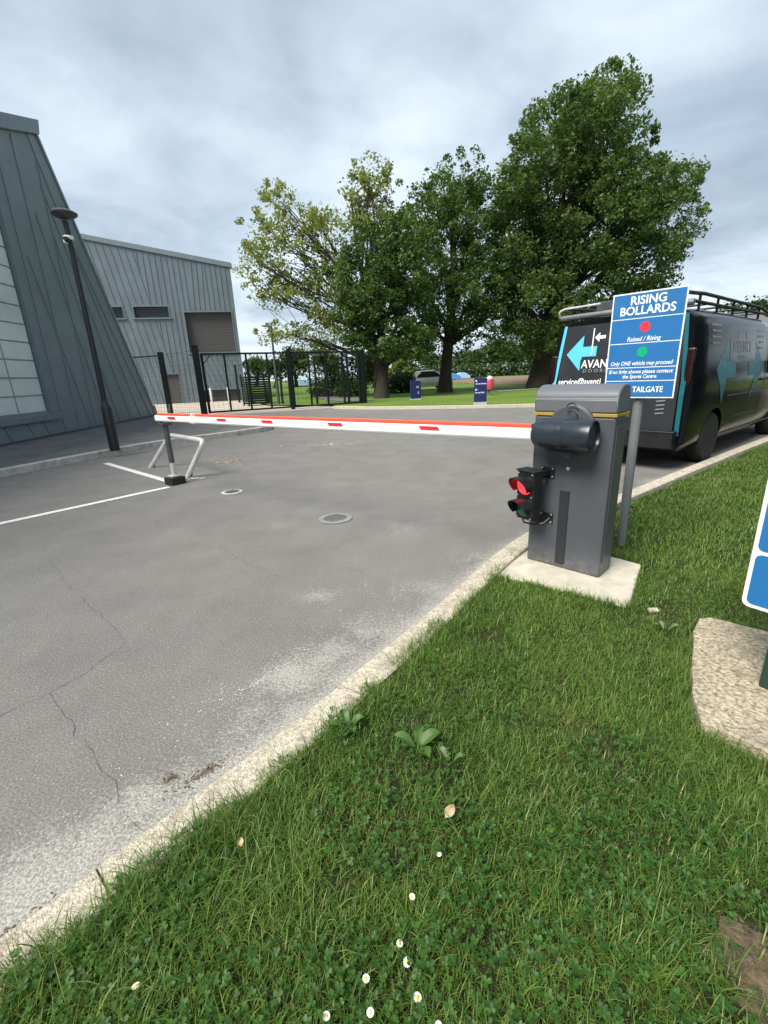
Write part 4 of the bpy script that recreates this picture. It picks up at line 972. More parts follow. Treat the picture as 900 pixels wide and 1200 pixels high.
# ------------------------------------------------------------------ black van
VX, VY, VA = 3.66, 5.42, .666
van = thing('van', 'black van with teal arrow graphics and roof rack, parked behind the blue notice board', 'van', (VX-math.sin(VA)*.90, VY+math.cos(VA)*.90, 0), VA)
zs_ = [.26, .34, .55, .80, 1.02, 1.15, 1.45, 1.70, 1.80, 1.87, 1.915, 1.94]
ws_ = [.86, .92, .945, .96, .958, .945, .905, .868, .845, .79, .68, .0]
def side_w(z): return float(np.interp(z, zs_, ws_))
def rear_x(z): return float(np.interp(z, [.26, .5, .95, 1.9], [.05, .0, .0, .09]))
stations = [(0.0, 1.94, .985), (.06, 1.95, 1.0), (.5, 1.97, 1.0), (1.5, 1.98, 1.0), (3.0, 1.97, 1.0), (3.45, 1.93, .995), (3.75, 1.74, .985), (4.15, 1.40, .975), (4.45, 1.16, .965), (4.9, 1.05, .94), (5.2, .93, .89), (5.36, .72, .80), (5.40, .50, .74)]
vs = []; fs = []; nz = len(zs_); prof_n = 2*nz-1
for (x, zt, wf_) in stations:
    ring = []
    for z, w in zip(zs_, ws_):
        zz = .26+(z-.26)*(zt-.26)/(1.94-.26); body = side_w(min(zz, 1.6)) if zt < 1.9 else 1e9
        ww = min(w if zt >= 1.9 else w*1.0, body)*wf_
        if zt < 1.9 and .55 < zz: ww = side_w(zz)*wf_ if z <= 1.70 else side_w(zz)*wf_*w/.868
        ring.append((ww, zz))
    for w, z in ring: vs.append((x+(rear_x(z) if x < .01 else rear_x(z)*.9 if x < .1 else 0), -w, z))
    for w, z in ring[-2::-1]: vs.append((x+(rear_x(z) if x < .01 else rear_x(z)*.9 if x < .1 else 0), w, z))
for i in range(len(stations)-1):
    for j in range(prof_n):
        j2 = (j+1) % prof_n; fs.append((i*prof_n+j, i*prof_n+j2, (i+1)*prof_n+j2, (i+1)*prof_n+j))
fs.append(tuple(range(prof_n-1, -1, -1))); fs.append(tuple((len(stations)-1)*prof_n+j for j in range(prof_n)))
body = MB().add(vs, fs).build('body', vanblack, van, smooth=True)
def cut(o, cyls):
    for k, (c, r, w) in enumerate(cyls):
        g = MB(); g.lathe([(r, -w/2), (r, w/2)], c, 32, 'Y'); q = g.build('cutter', vanblack); q.parent = o.parent
        md = o.modifiers.new('b%d' % k, 'BOOLEAN'); md.object = q; md.operation = 'DIFFERENCE'; md.solver = 'EXACT'; o['_c%d' % k] = q.name
    bpy.context.view_layer.update(); dg = bpy.context.evaluated_depsgraph_get(); me_ = bpy.data.meshes.new_from_object(o.evaluated_get(dg)); o.modifiers.clear(); o.data = me_
    for k in range(len(cyls)): bpy.data.objects.remove(bpy.data.objects[o['_c%d' % k]]); del o['_c%d' % k]
WX = (.98, 4.45); WR = .335
cut(body, [((x, s_*.86, WR), WR+.06, .52) for x in WX for s_ in (-1, 1)])
def wheel(parent, x, y, r, w, sgn):
    g = MB(); g.lathe([(r*.60, -w/2), (r*.93, -w/2), (r, -w/2+.03), (r, w/2-.03), (r*.93, w/2), (r*.60, w/2)], (x, y, r), 32, 'Y'); wh = g.build('wheel', tyre, parent, smooth=True)
    g = MB(); g.lathe([(.001, -w*.42*1), (r*.18, -w*.44), (r*.2, -w*.30), (r*.52, -w*.30), (r*.60, -w*.48), (r*.62, -w*.48), (r*.62, w*.3), (.001, w*.3)] if sgn < 0 else [(.001, -w*.3), (r*.62, -w*.3), (r*.62, w*.48), (r*.60, w*.48), (r*.52, w*.30), (r*.2, w*.30), (r*.18, w*.44), (.001, w*.42)], (x, y, r), 24, 'Y')
    for k in range(5):
        a_ = k*1.2566; g.beam((x+r*.15*math.cos(a_), y+sgn*w*.36, r+r*.15*math.sin(a_)), (x+r*.58*math.cos(a_), y+sgn*w*.40, r+r*.58*math.sin(a_)), .045, .03, up=(0, 1, 0))
    g.build('rim', rim, wh)
for x in WX:
    for s_ in (-1, 1): wheel(van, x, s_*.83, WR, .215, s_)
EP = .006
def sidep(x, z): return (x, -(side_w(z)+EP), z)
def rearp(yl, z): return (rear_x(z)-EP, -yl, z)         # yl: to the viewer's right seen from behind
def skin(name, m_, pts, fn, parent=van, n=1):
    """flat graphic laid onto the body surface; pts is a convex/concave outline in surface coordinates."""
    bm_ = bmesh.new(); vv_ = [bm_.verts.new((a_, b_, 0)) for a_, b_ in pts]; f_ = bm_.faces.new(vv_); bmesh.ops.triangulate(bm_, faces=[f_])
    for zc_ in (zs_[1:-1] if fn is sidep else (.5, .95)):
        bmesh.ops.bisect_plane(bm_, geom=bm_.verts[:]+bm_.edges[:]+bm_.faces[:], dist=1e-5, plane_co=(0, zc_, 0), plane_no=(0, 1, 0))
    bmesh.ops.triangulate(bm_, faces=bm_.faces[:])
    for v in bm_.verts: v.co = Vector(fn(v.co.x, v.co.y))
    me_ = bpy.data.meshes.new(name); bm_.to_mesh(me_); bm_.free(); me_.materials.append(m_); o = bpy.data.objects.new(name, me_); C.objects.link(o); o.parent = parent; return o
EP = .003
def rearq(yl, z): return rearp(yl, z+.13)
# rear doors
def seg_(pts): return pts
for s_ in (-1, 1):
    xs0, xs1 = (.012, .80) if s_ > 0 else (-.80, -.012)
    rd = skin('rear_door', vanwrap, [(xs0, .50), (xs1, .50), (xs1, 1.02), (xs1*.94 if s_ > 0 else xs1, 1.86), (xs0 if s_ > 0 else xs0*.94, 1.86), (xs0, 1.02)], rearp)
EP = .0045
for s_ in (-1, 1):
    skin('corner_stripe', skyblue if s_ < 0 else stripeshade, [(s_*.825, .45), (s_*.875, .45), (s_*.868, 1.1), (s_*.775, 1.87), (s_*.735, 1.87), (s_*.815, 1.1)][::s_], rearp)
skin('arrow_graphic', skyblue, [(-.70, 1.36), (-.47, 1.60), (-.47, 1.45), (-.27, 1.45), (-.27, 1.32), (-.47, 1.32), (-.47, 1.12)], rearq)
EP = .0065
skin('white_bar', signwhite, [(-.345, 1.34), (-.33, 1.34), (-.33, 1.68), (-.345, 1.68)], rearq)
skin('white_arrow', signwhite, [(-.315, 1.56), (-.25, 1.62), (-.25, 1.58), (-.17, 1.58), (-.17, 1.54), (-.25, 1.54), (-.25, 1.50)], rearq)
skin('name_panel', vanwrap, [(-.48, 1.09), (.20, 1.09), (.20, 1.285), (-.48, 1.285)], rearq)
EP = .0085
lettering('AVANTI', .15, signwhite, van, None, .002, 0, 'LEFT', warp=lambda u, v: rearq(-.46+u*.90, 1.215+v))
lettering('D O O R S', .062, greytext, van, None, .001, 0, 'LEFT', warp=lambda u, v: rearq(-.43+u*1.2, 1.13+v))
lettering('service@avanti', .115, signwhite, van, None, .002, .12, 'LEFT', warp=lambda u, v: rearq(-.78+u*.88, .985+v))
for k in range(4): skin('small_text_bar', greytext, [(.58, .86-k*.05), (.68, .87-k*.05), (.68, .885-k*.05), (.58, .875-k*.05)], rearp)
EP = .003
g = MB(); g.box((-.04, 0, .40), (.14, 1.70, .20)); g.box((-.055, 0, .505), (.13, 1.72, .02)); g.build('bumper', plastic, van, bevel=.03)
for s_ in (-1, 1):
    g = MB(); g.box((.045, s_*.872, 1.22), (.07, .085, .52), (0, 0, 0)); g.build('tail_light', mat('tail light lens', (.018, .004, .005), .25, 0, .3), van, bevel=.02)
g = MB(); g.box((-.012, .0, .70), (.012, .52, .11)); g.build('number_plate', mat('number plate yellow', (.60, .45, .04), .4), van)
# side graphics, seams, windows
EPs = EP
EP = .0045
skin('arrow_graphic', arrowshade, [(.78, 1.22), (1.22, 1.62), (1.22, 1.32), (1.56, 1.32), (1.56, 1.10), (1.18, 1.10), (1.10, .76)], sidep)
skin('arrow_graphic', arrowshade, [(2.96, 1.22), (2.52, 1.58), (2.52, 1.32), (2.16, 1.32), (2.16, 1.10), (2.48, 1.10), (2.32, .76)], sidep)
EP = .0065
skin('name_panel', vanblack, [(1.30, 1.30), (2.34, 1.30), (2.34, 1.60), (1.30, 1.60)], sidep)
for x in (1.62, 2.02): skin('white_bar', greytext, [(x, 1.60), (x+.025, 1.60), (x-.02, 1.84), (x-.045, 1.84)], sidep)
skin('white_arrow', greytext, [(1.66, 1.73), (1.74, 1.77), (1.74, 1.74), (1.80, 1.73), (1.74, 1.71), (1.74, 1.68)], sidep)
skin('white_arrow', greytext, [(1.98, 1.73), (1.90, 1.77), (1.90, 1.74), (1.84, 1.73), (1.90, 1.71), (1.90, 1.68)], sidep)
EP = .0085
lettering('AVANTI', .21, greytext, van, None, .004, 0, 'CENTER', warp=lambda u, v: sidep(1.82+u*1.08, 1.49+v))
lettering('D O O R S', .075, greytext, van, None, .001, 0, 'CENTER', warp=lambda u, v: sidep(1.82+u*1.1, 1.355+v))
for k, w in enumerate((.42, .44, .42, .32)): skin('small_text_bar', greytext, [(.60, 1.74-k*.072), (.60+w*.85, 1.74-k*.072), (.60+w*.85, 1.765-k*.072), (.60, 1.765-k*.072)], sidep)
for k, w in enumerate((.34, .30, .2, .24)): skin('small_text_bar', greytext, [(2.9-w, 1.72-k*.08), (2.9, 1.72-k*.08), (2.9, 1.745-k*.08), (2.9-w, 1.745-k*.08)], sidep)
EP = .0065
seamm = mat('van panel gap', (.11, .14, .13), .4)
skin('door_seam', seamm, [(3.05, .42), (3.07, .42), (3.12, 1.1), (3.12, 1.8), (3.10, 1.8), (3.10, 1.1)], sidep)
skin('door_seam', seamm, [(1.75, .56), (3.05, .56), (3.05, .572), (1.75, .572)], sidep); skin('door_seam', seamm, [(1.3, .86), (4.0, .86), (4.0, .872), (1.3, .872)], sidep)
skin('sill', seamm, [(1.45, .33), (4.0, .33), (4.0, .35), (1.45, .35)], sidep)
skin('cab_window', carglass, [(3.24, 1.16), (4.08, 1.14), (3.72, 1.56), (3.42, 1.76), (3.24, 1.78)], sidep)
skin('cab_window', carglass, [(3.24, 1.16), (4.08, 1.14), (3.72, 1.56), (3.42, 1.76), (3.24, 1.78)][::-1], lambda x, z: (x, side_w(z)+EP, z))
g = MB(); g.box((4.05, -1.06, 1.24), (.10, .17, .24)); g.box((4.06, -.97, 1.15), (.06, .10, .04)); g.box((4.05, 1.06, 1.24), (.10, .17, .24)); g.build('mirror', plastic, van, bevel=.03)
g = MB(); g.box((3.30, -.978, 1.03), (.18, .035, .035)); g.box((2.95, -.978, 1.03), (.18, .035, .035)); g.build('door_handle', plastic, van, bevel=.01)
g = MB()
for s_ in (-1, 1): g.box((5.22, s_*.66, .80), (.24, .28, .18), (0, 0, -s_*.5))
g.build('headlight', signwhite, van, bevel=.03)
# roof rack
rk = MB()
for s_ in (-1, 1):
    rk.tube([(.30, s_*.74, 2.01), (3.3, s_*.74, 2.01), (3.55, s_*.74, 1.99)], .020, 8); rk.tube([(.10, s_*.74, 2.09), (.6, s_*.74, 2.11), (3.1, s_*.74, 2.09), (3.6, s_*.74, 2.02)], .022, 8)
    for x in (.45, 1.1, 1.75, 2.4, 3.0): rk.tube([(x, s_*.74, 1.88), (x, s_*.74, 2.10)], .016, 6)
for x in (.35, .9, 1.5, 2.1, 2.7, 3.2): rk.tube([(x, -.74, 2.02), (x, .74, 2.02)], .016, 6)
rack = rk.build('roof_rack', blackpaint, van, smooth=True)
MB().tube([(.10, -.80, 1.985), (.10, .84, 1.985)], .035, 12).build('roller', mat('dull alloy tube', (.20, .21, .21), .4, .4), rack, smooth=True)
MB().tube(rnd([(.10, .84, 1.97), (.02, .86, 2.06), (.06, .80, 2.10), (.10, .30, 2.11)], .05), .014, 8).build('hoop', steel, rack, smooth=True)
g = MB(); g.box((1.4, .12, 2.06), (2.0, .30, .07)); g.tube([(.6, .35, 2.13), (2.7, .3, 2.13)], .05, 10); g.box((.62, .38, 2.12), (.28, .34, .12)); g.build('rack_load', darksteel, rack, bevel=.01)

# ------------------------------------------------------------------ lamp posts
lb = gp(135, 528, .118)
lm_ = thing('street_lamp', 'slim black lamp post with flat disc head standing on the left pavement', 'street lamp', (lb[0], lb[1], .118))
LH = 4.02
g = MB(); g.lathe([(.090, 0), (.090, .80), (.082, .84), (.052, .90), (.050, 1.0), (.042, LH-.1)], n=18); g.build('pole', mat('black lamp post paint', (.012, .015, .017), .35, .2), lm_, smooth=True)
g = MB(); g.lathe([(.001, LH-.07), (.055, LH-.07), (.15, LH-.045), (.20, LH-.01), (.205, LH+.012), (.15, LH+.045), (.05, LH+.06), (.001, LH+.064)], n=28); g.build('lamp_head', darksteel, lm_, smooth=True)
g = MB(); g.lathe([(.025, -.07), (.036, -.055), (.04, .02), (.02, .045)], (.0, -.11, LH-.40), 16); g.lathe([(.07, -.03), (.07, .03)], (0, 0, LH-.36), 16); cm = g.build('security_camera', white, lm_, smooth=True)
g = MB(); g.lathe([(.001, -.10), (.03, -.10), (.042, -.05), (.042, 0)], (.05, -.12, LH-.42), 14, 'Y'); g.build('camera_lens', plastic, cm, smooth=True)
bl = np.array([-4.15, 22.6]); c = atY(328, 484, 25.2); c[2] = .07
l2 = thing('street_lamp', 'thin distant lamp post with bent arm rising behind the mesh gates', 'street lamp', (c[0], c[1], .05))
top_ = atY(313, 384, c[1])[2]
MB().tube([(0, 0, 0), (0, 0, top_*.5), (0, 0, top_-.02)], [.08, .065, .05], 10).build('pole', darksteel, l2, smooth=True)
g = MB(); g.beam((.03, 0, top_), (-.45, -.05, top_+.04), .14, .07); g.build('lamp_head', darksteel, l2, bevel=.02)

# ------------------------------------------------------------------ mesh gates and fences
def wire_panel(g, a_, b_, z0_, z1_, dx=.2, dz=.2, r=.0024):
    a_ = np.array(a_, float); b_ = np.array(b_, float); L_ = np.linalg.norm(b_-a_)
    for z in np.arange(z0_, z1_+.001, dz): g.beam((*a_, z), (*b_, z), r*2, r*2)
    for s_ in np.arange(0, L_, dx): p = a_+(b_-a_)*s_/L_; g.beam((*p, z0_), (*p, z1_), r*2, r*2, up=(1, 0, 0))
FH = 2.62
G0 = np.array([-7.46, 19.38]); G3 = np.array([-.75, 22.60]); GM = (G0+G3)/2 + np.array([.12, .06])
gd = (G3-G0)/np.linalg.norm(G3-G0)
def post(g, p, w, h, z0_=0): g.box((p[0], p[1], z0_+h/2), (w, w, h), (0, 0, math.atan2(gd[1], gd[0])))
def leaf(label, p0, p1, th0, group):
    r_ = thing('mesh_gate', label, 'gate', (p0[0], p0[1], 0), 0, group); q0 = np.zeros(2); q1 = p1-p0; L_ = np.linalg.norm(q1); d_ = q1/L_
    h0_ = FH-.12; g = MB(); post(g, q0, .10, h0_-.08, .08); post(g, q1, .10, h0_-.08, .08)
    g.beam((*q0, h0_-.03), (*q1, h0_-.03), .075, .075); g.beam((*q0, .12), (*q1, .12), .075, .075)
    g.beam((*(q0+d_*.05), h0_-.40), (*(q0+d_*.35), h0_-.06), .035, .035)
    g.build('frame', greenblack, r_)
    k = 4
    for i in range(1, k):
        p = q0+q1*i/k; g = MB(); post(g, p, .075, h0_-.2, .14); g.build('upright', greenblack, r_)
    g = MB(); wire_panel(g, q0, q1, .2, h0_-.1); g.build('mesh_panel', greenblack, r_); return r_
m0 = GM-gd*.08; m1 = GM+gd*.08
leaf('left leaf of the black mesh double gates, hung on the thick post', G0+gd*.22, m0, 0, 'black mesh gate leaves')
leaf('right leaf of the black mesh double gates, ending by the dark tree', m1, G3-gd*.2, 0, 'black mesh gate leaves')
P0 = np.array([-9.87, 21.51])
def gatepost(p, w, h, lab):
    g = MB(); g.box((0, 0, h/2), (w, w, h), (0, 0, math.atan2(gd[1], gd[0]))); g.box((0, 0, h+.01), (w+.02, w+.02, .02), (0, 0, math.atan2(gd[1], gd[0]))); o = g.build('gate_post', greenblack, bevel=.006); o.location = (p[0], p[1], 0); tag(o, lab, 'gate post')
gatepost(G0, .25, 2.78, 'thick black post carrying the left gate leaf'); gatepost(P0, .25, 2.72, 'thick black fence post nearest the dark clad hall'); gatepost(G3, .22, 2.50, 'dark post at the right end of the mesh gates, beside the tree')
gatepost(m0+(m1-m0)/2, .15, 2.62, 'dark post where the two mesh gate leaves meet')
f1 = thing('mesh_fence', 'short black mesh fence panels left of the gates, beside the dark clad hall', 'fence', (P0[0], P0[1], 0))
g = MB(); wire_panel(g, (.1, -.1), G0-P0+np.array([-.1, .1]), .1, 2.62); wire_panel(g, (-.1, .05), (-4.5, 1.6), .1, 2.58); g.build('mesh_panel', greenblack, f1)
g = MB(); g.beam((-.1, .05, 2.6), (-4.5, 1.6, 2.6), .06, .06); g.beam((.1, -.1, 2.62), (*(G0-P0+np.array([-.1, .1])), 2.62), .012, .012); g.build('top_rail', greenblack, f1)
# yard fence further back
fpx = [(287, 468), (304, 470), (336, 471), (370, 473), (408, 473)]
pts = [gp(x, y)[:2] for x, y in fpx]; pts = [np.array([-9.3, 30.5]), np.array([-7.6, 27.4]), np.array([-5.3, 25.1]), np.array([-3.2, 23.6]), np.array([-1.5, 22.75])]
f2 = thing('mesh_fence', 'long dark mesh fence along the back edge of the tan yard', 'fence', (pts[0][0], pts[0][1], 0))
for p in pts: g = MB(); g.box((*(p-pts[0]), 1.2), (.11, .11, 2.4)); g.build('post', greenblack, f2)
for a_, b_ in zip(pts[:-1], pts[1:]): g = MB(); wire_panel(g, a_-pts[0], b_-pts[0], .1, 2.35, 0.25, .25, .002); g.build('mesh_panel', greenblack, f2)
# dark slatted bin store behind the gates
bc = np.array([-6.9, 26.0]); bs_ = thing('bin_store', 'dark slatted bin store standing in the tan yard behind the gates', 'bin store', (bc[0], bc[1], 0), .55)
g = MB()
for k in range(12): g.box((0, -.5, .15+k*.125), (1.3, .03, .10)); g.box((.65, 0, .15+k*.125), (.03, 1.0, .10)); g.box((-.65, 0, .15+k*.125), (.03, 1.0, .10))
g.build('slat_panel', greenblack, bs_)
for x in (-.65, .65):
    for y in (-.5, .5): g = MB(); g.box((x, y, .85), (.07, .07, 1.7)); g.build('post', greenblack, bs_)

# ------------------------------------------------------------------ totems, bin, car, tents, house
def totem(label, px0, px1, ytop, ybot, Y, texts, plinth, slant, rz_=0.0):
    a_ = atY(px0, ybot, Y); b_ = atY(px1, ybot, Y); t_ = atY((px0+px1)/2, ytop, Y); w = b_[0]-a_[0]; zb_ = float(ter((a_[0]+b_[0])/2, Y)); h = t_[2]-zb_
    r_ = thing('totem_sign', label, 'totem sign', ((a_[0]+b_[0])/2, Y, zb_), rz_)
    g = MB(); g.prism([(-w/2, -.06, plinth), (w/2, -.06, plinth), (w/2, -.06, h-slant), (-w/2, -.06, h)], (0, .12, 0)); pn_ = g.build('panel', navy, r_, bevel=.006)
    g = MB(); g.box((0, 0, plinth/2-.05), (w*1.04, .16, plinth+.1-.004)); g.build('plinth', mat('grey plinth', (.45, .46, .45), .7), r_)
    for (s_, u, v, sz) in texts: lettering(s_, sz, signwhite, pn_, TXZ(-w/2+u*w, -.063, h*v), .002, 0, 'LEFT')
    return r_, pn_, w, h
r_, pn_, w, h = totem('navy totem sign with white arrows and place names, at the far kerb', 555.5, 569.5, 441.5, 478, 17.55, [('Sports Centre', .06, .765, .072), ('Surrey Park', .05, .46, .074)], .14, .05)
for (u, v, ang) in ((.12, .86, 135), (.12, .56, 180)):
    g = MB(); c = Vector((-w/2+u*w, -.0635, h*v)); d_ = Vector((math.cos(rad(ang)), 0, math.sin(rad(ang)))); n_ = Vector((-d_.z, 0, d_.x))
    g.poly([c+d_*.05, c+n_*.04, c-n_*.04]); g.poly([c+n_*.012, c-n_*.012, c-d_*.05-n_*.012, c-d_*.05+n_*.012]); g.build('arrow', signwhite, pn_, fixn=False)
r_, pn_, w, h = totem('small dark navy totem sign on the far grass, left of the silver car', 481, 493.5, 445.5, 470, 23.8, [], .06, .05, .3)
g = MB(); g.poly([(.02, -.063, h*.60), (.16, -.063, h*.60), (.16, -.063, h*.70), (.02, -.063, h*.70)]); g.poly([(.09, -.063, h*.30), (.16, -.063, h*.30), (.16, -.063, h*.42), (.09, -.063, h*.42)]); g.build('white_mark', mat('faded white marks', (.35, .36, .42), .5), pn_, fixn=False)
# red bin on a post
c = atY(573.5, 460, 25.5); bz = float(ter(c[0], c[1])); rb = thing('litter_bin', 'red bin with pale lid on a post, right of the blue totem', 'bin', (c[0], c[1], bz))
g = MB(); g.lathe([(.05, -.1), (.05, .30)], n=10); g.build('post', galvgrey, rb)
g = MB(); g.lathe([(.16, .28), (.22, .32), (.24, .80), (.20, .86), (.001, .86)], n=18); g.build('body', redbin, rb, smooth=True)
g = MB(); g.lathe([(.001, .862), (.17, .864), (.15, .96), (.08, 1.02), (.001, 1.03)], n=18); g.build('lid', mat('pale lid', (.62, .55, .50), .5), rb, smooth=True)
# parked silver car far behind the trunk
cc_ = atY(512, 460, 37.0); cz = float(ter(cc_[0], 37.0)); car = thing('parked_car', 'pale silver car parked on the far lawn behind the tree trunk', 'car', (cc_[0]-.9, 37.0, cz+.05), rad(8))
sec = [(-1.95, .55, .70), (-1.9, .80, .80), (-1.2, .92, .85), (-.55, 1.42, .66), (.55, 1.46, .66), (1.35, 1.02, .82), (1.9, .92, .80), (1.98, .55, .70)]
vs = []; fs = []
for x, z, w in sec:
    zm = min(z, .90); vs += [(x, -.78, .22), (x, -.86, .5), (x, -.85, zm*.97), (x, -w, z*.985), (x, -w*.7, z), (x, w*.7, z), (x, w, z*.985), (x, .85, zm*.97), (x, .86, .5), (x, .78, .22)]
for i in range(len(sec)-1):
    for j in range(10): fs.append((i*10+j, i*10+(j+1) % 10, (i+1)*10+(j+1) % 10, (i+1)*10+j))
fs += [tuple(range(9, -1, -1)), tuple(70+j for j in range(10))]
cb_ = MB().add(vs, fs).build('body', carwhite, car, smooth=True); cut(cb_, [((x, s_*.76, .31), .36, .4) for x in (-1.25, 1.25) for s_ in (-1, 1)])
for s_ in (-1, 1):
    g = MB(); g.poly([(-.95, s_*.862, .93), (1.1, s_*.862, .96), (.55, s_*.715, 1.38), (-.5, s_*.715, 1.36)]); g.build('side_window', carglass, car, fixn=False)
g = MB(); g.poly([(-1.17, -.62, .96), (-1.17, .62, .96), (-.60, .55, 1.405), (-.60, -.55, 1.405)]); g.build('windscreen', mat('sky lit glass', (.30, .34, .38), .1), car, fixn=False)
for x in (-1.25, 1.25):
    for s_ in (-1, 1): wheel(car, x, s_*.74, .30, .2, s_)
# blue tents / covers on the far field
for (px, py, Y, w, m_, lab) in ((503, 444, 64, 3.0, bluecover, 'deep blue arched tent far off, directly above the silver car'), (520, 444, 66, 2.4, bluepale, 'pale blue arched tent far off, just left of the middle tree trunk'), (531, 443, 64, 2.2, bluecover, 'deep blue arched tent far off, just right of the middle tree trunk'), (543, 443, 66, 2.0, bluepale, 'pale blue arched tent far off, nearest the earth bank'), (360, 450, 66, 3.2, bluepale, 'wide pale blue arched tent seen through the right gate leaf')):
    c = atY(px, py, Y); bz = float(ter(c[0], Y)); t_ = thing('event_tent', lab, 'tent', (c[0], Y, bz)); g = MB(); hh_ = .70
    g.prism([(-w/2*1.0+w*i/14, 0, .25+hh_*math.sin(math.pi*(.08+.84*i/14))) for i in range(15)]+[(w/2, 0, .15), (-w/2, 0, .15)], (0, 3, 0)); g.build('cover', m_, t_, smooth=True)
    for x in (-w/2+.1, w/2-.1):
        for y in (.1, 2.9): g = MB(); g.lathe([(.03, -.1), (.03, .5)], (x, y, 0), 6); g.build('leg', steel, t_)
# grey roofed house behind the van cab
c = atY(906, 424, 21.0); hs = thing('house', 'grey roofed pale house corner showing behind the van cab at right', 'building', (c[0]+2.6, 21, 0), -.1)
g = MB(); g.box((0, 3, 1.2), (6, 6, 2.4)); g.build('wall', brick, hs)
g = MB(); g.prism([(-3.3, -.4, 2.3), (-3.0, 2.8, 3.7), (-3.0, 3.2, 3.7), (-3.3, 6.4, 2.3)], (6.6, 0, 0)); g.build('roof', rooftile, hs)
g = MB(); g.box((-2.2, -.02, 1.3), (.9, .06, 1.1)); g.build('window', carglass, hs)

# ------------------------------------------------------------------ road ironwork and debris
def manhole(px, py, r, label, ringm):
    c = gp(px, py); t_ = thing('manhole_cover', label, 'manhole cover', (c[0], c[1], 0))
    g = MB(); g.lathe([(r*.80, .004), (r, .004), (r, .008), (r*.80, .010)], n=36); g.build('frame', ringm, t_)
    g = MB(); g.lathe([(.001, .006), (r*.78, .006), (r*.78, .009), (.001, .009)], n=36)
    for k in range(-4, 5):
        L_ = math.sqrt(max(0, (r*.68)**2-(k*r*.16)**2))
        if L_ > 0: g.box((0, k*r*.16, .011), (L_*2, r*.06, .005))
    g.build('lid', cast, t_)
manhole(272, 577, .13, 'small round cover ringed in white paint, near the boom rest post', mat('chipped white paint ring', (.45, .45, .44), .8, 0, .35, 40, .2, 90, dirt=(.22, .22, .21), dscale=30))
manhole(393, 608, .165, 'larger round grey manhole cover in the middle of the road', mat('grey cover frame', (.22, .215, .21), .7, 0, .2))
def chips(name, label, centre, rx, ry, n_, s0, s1, m_, rot=0, z=0.0, kind='stuff', flat=.5):
    g = MB()
    for k in range(n_):
        a_ = rng.uniform(0, 6.28); q = min(1.3, abs(rng.normal(0, .62))); x = rx*q*math.cos(a_); y = ry*q*math.sin(a_); X_ = centre[0]+x*math.cos(rot)-y*math.sin(rot); Y_ = centre[1]+x*math.sin(rot)+y*math.cos(rot)
        s_ = rng.uniform(s0, s1); p = [Vector(rng.normal(0, 1, 3)).normalized()*s_*rng.uniform(.6, 1) for _ in range(6)]
        bm_ = bmesh.new(); [bm_.verts.new((v.x, v.y, v.z*flat)) for v in p]; bmesh.ops.convex_hull(bm_, input=bm_.verts[:]); bm_.verts.index_update()
        vs_ = [(v.co.x+X_, v.co.y+Y_, v.co.z+z+s_*flat*.5) for v in bm_.verts]; g.add(vs_, [tuple(v.index for v in f_.verts) for f_ in bm_.faces]); bm_.free()
    return tag(g.build(name, m_, fixn=False), label, 'debris', kind=kind)
c = gp(265, 542); chips('stone_debris', 'patch of tan stone chips on the road right of the hoop barrier', c[:2], .46, .36, 330, .009, .022, tanchip)
c = gp(388, 521); chips('stone_debris', 'scatter of pale chips on the road below the middle of the boom', c[:2], .8, .4, 140, .010, .022, whitechip)
c = gp(200, 912); chips('dirt_clump', 'small brown dirt clump on the road by the kerb joint', c[:2], .034, .026, 130, .002, .007, dirtm, .6)
c = gp(245, 905); chips('dirt_clump', 'long brown dirt smear lying against the kerb', c[:2]-np.array([.015, 0]), .12, .026, 300, .002, .007, dirtm, .75)
c = gp(25, 1085); chips('dirt_crumbs', 'brown crumbs scattered along the gutter near the bottom left', c[:2], .16, .022, 130, .003, .009, dirtm, .62)
c = gp(100, 1040); chips('dirt_crumbs', 'brown crumbs on the pale dusty gutter below the kerb end', c[:2], .14, .035, 80, .003, .008, dirtm, .66)
c = gp(300, 800); chips('grit', 'fine pale grit scattered along the road edge', c[:2], 1.0, .16, 420, .002, .0055, whitechip, .85)
c = gp(218, 562); chips('rubble', 'broken rubble bits at the foot of the hoop barrier', c[:2]+np.array([.12, .04]), .17, .08, 60, .012, .028, whitechip)
# stones on the grass
def stone(px, py, s_, label, m_):
    c = gp(px, py, VERGE_Z); bm_ = bmesh.new(); bmesh.ops.create_icosphere(bm_, subdivisions=3, radius=s_)
    for v in bm_.verts:
        n_ = v.co.normalized(); v.co = v.co*(1+.18*math.sin(n_.x*5+px)+.12*math.sin(n_.y*8+py)+.08*math.sin(n_.z*11)); v.co.z *= .5; v.co.x *= 1.25
    me_ = bpy.data.meshes.new('stone'); bm_.to_mesh(me_); bm_.free(); me_.materials.append(m_); o = bpy.data.objects.new('stone', me_); C.objects.link(o); o.location = (c[0], c[1], VERGE_Z+s_*.25); tag(o, label, 'stone')
stone(765, 716, .022, 'pale flat stone in the grass right of the cabinet pad', mat('pale stone', (.45, .41, .33), .9, 0, .3, 60, .5, 90))
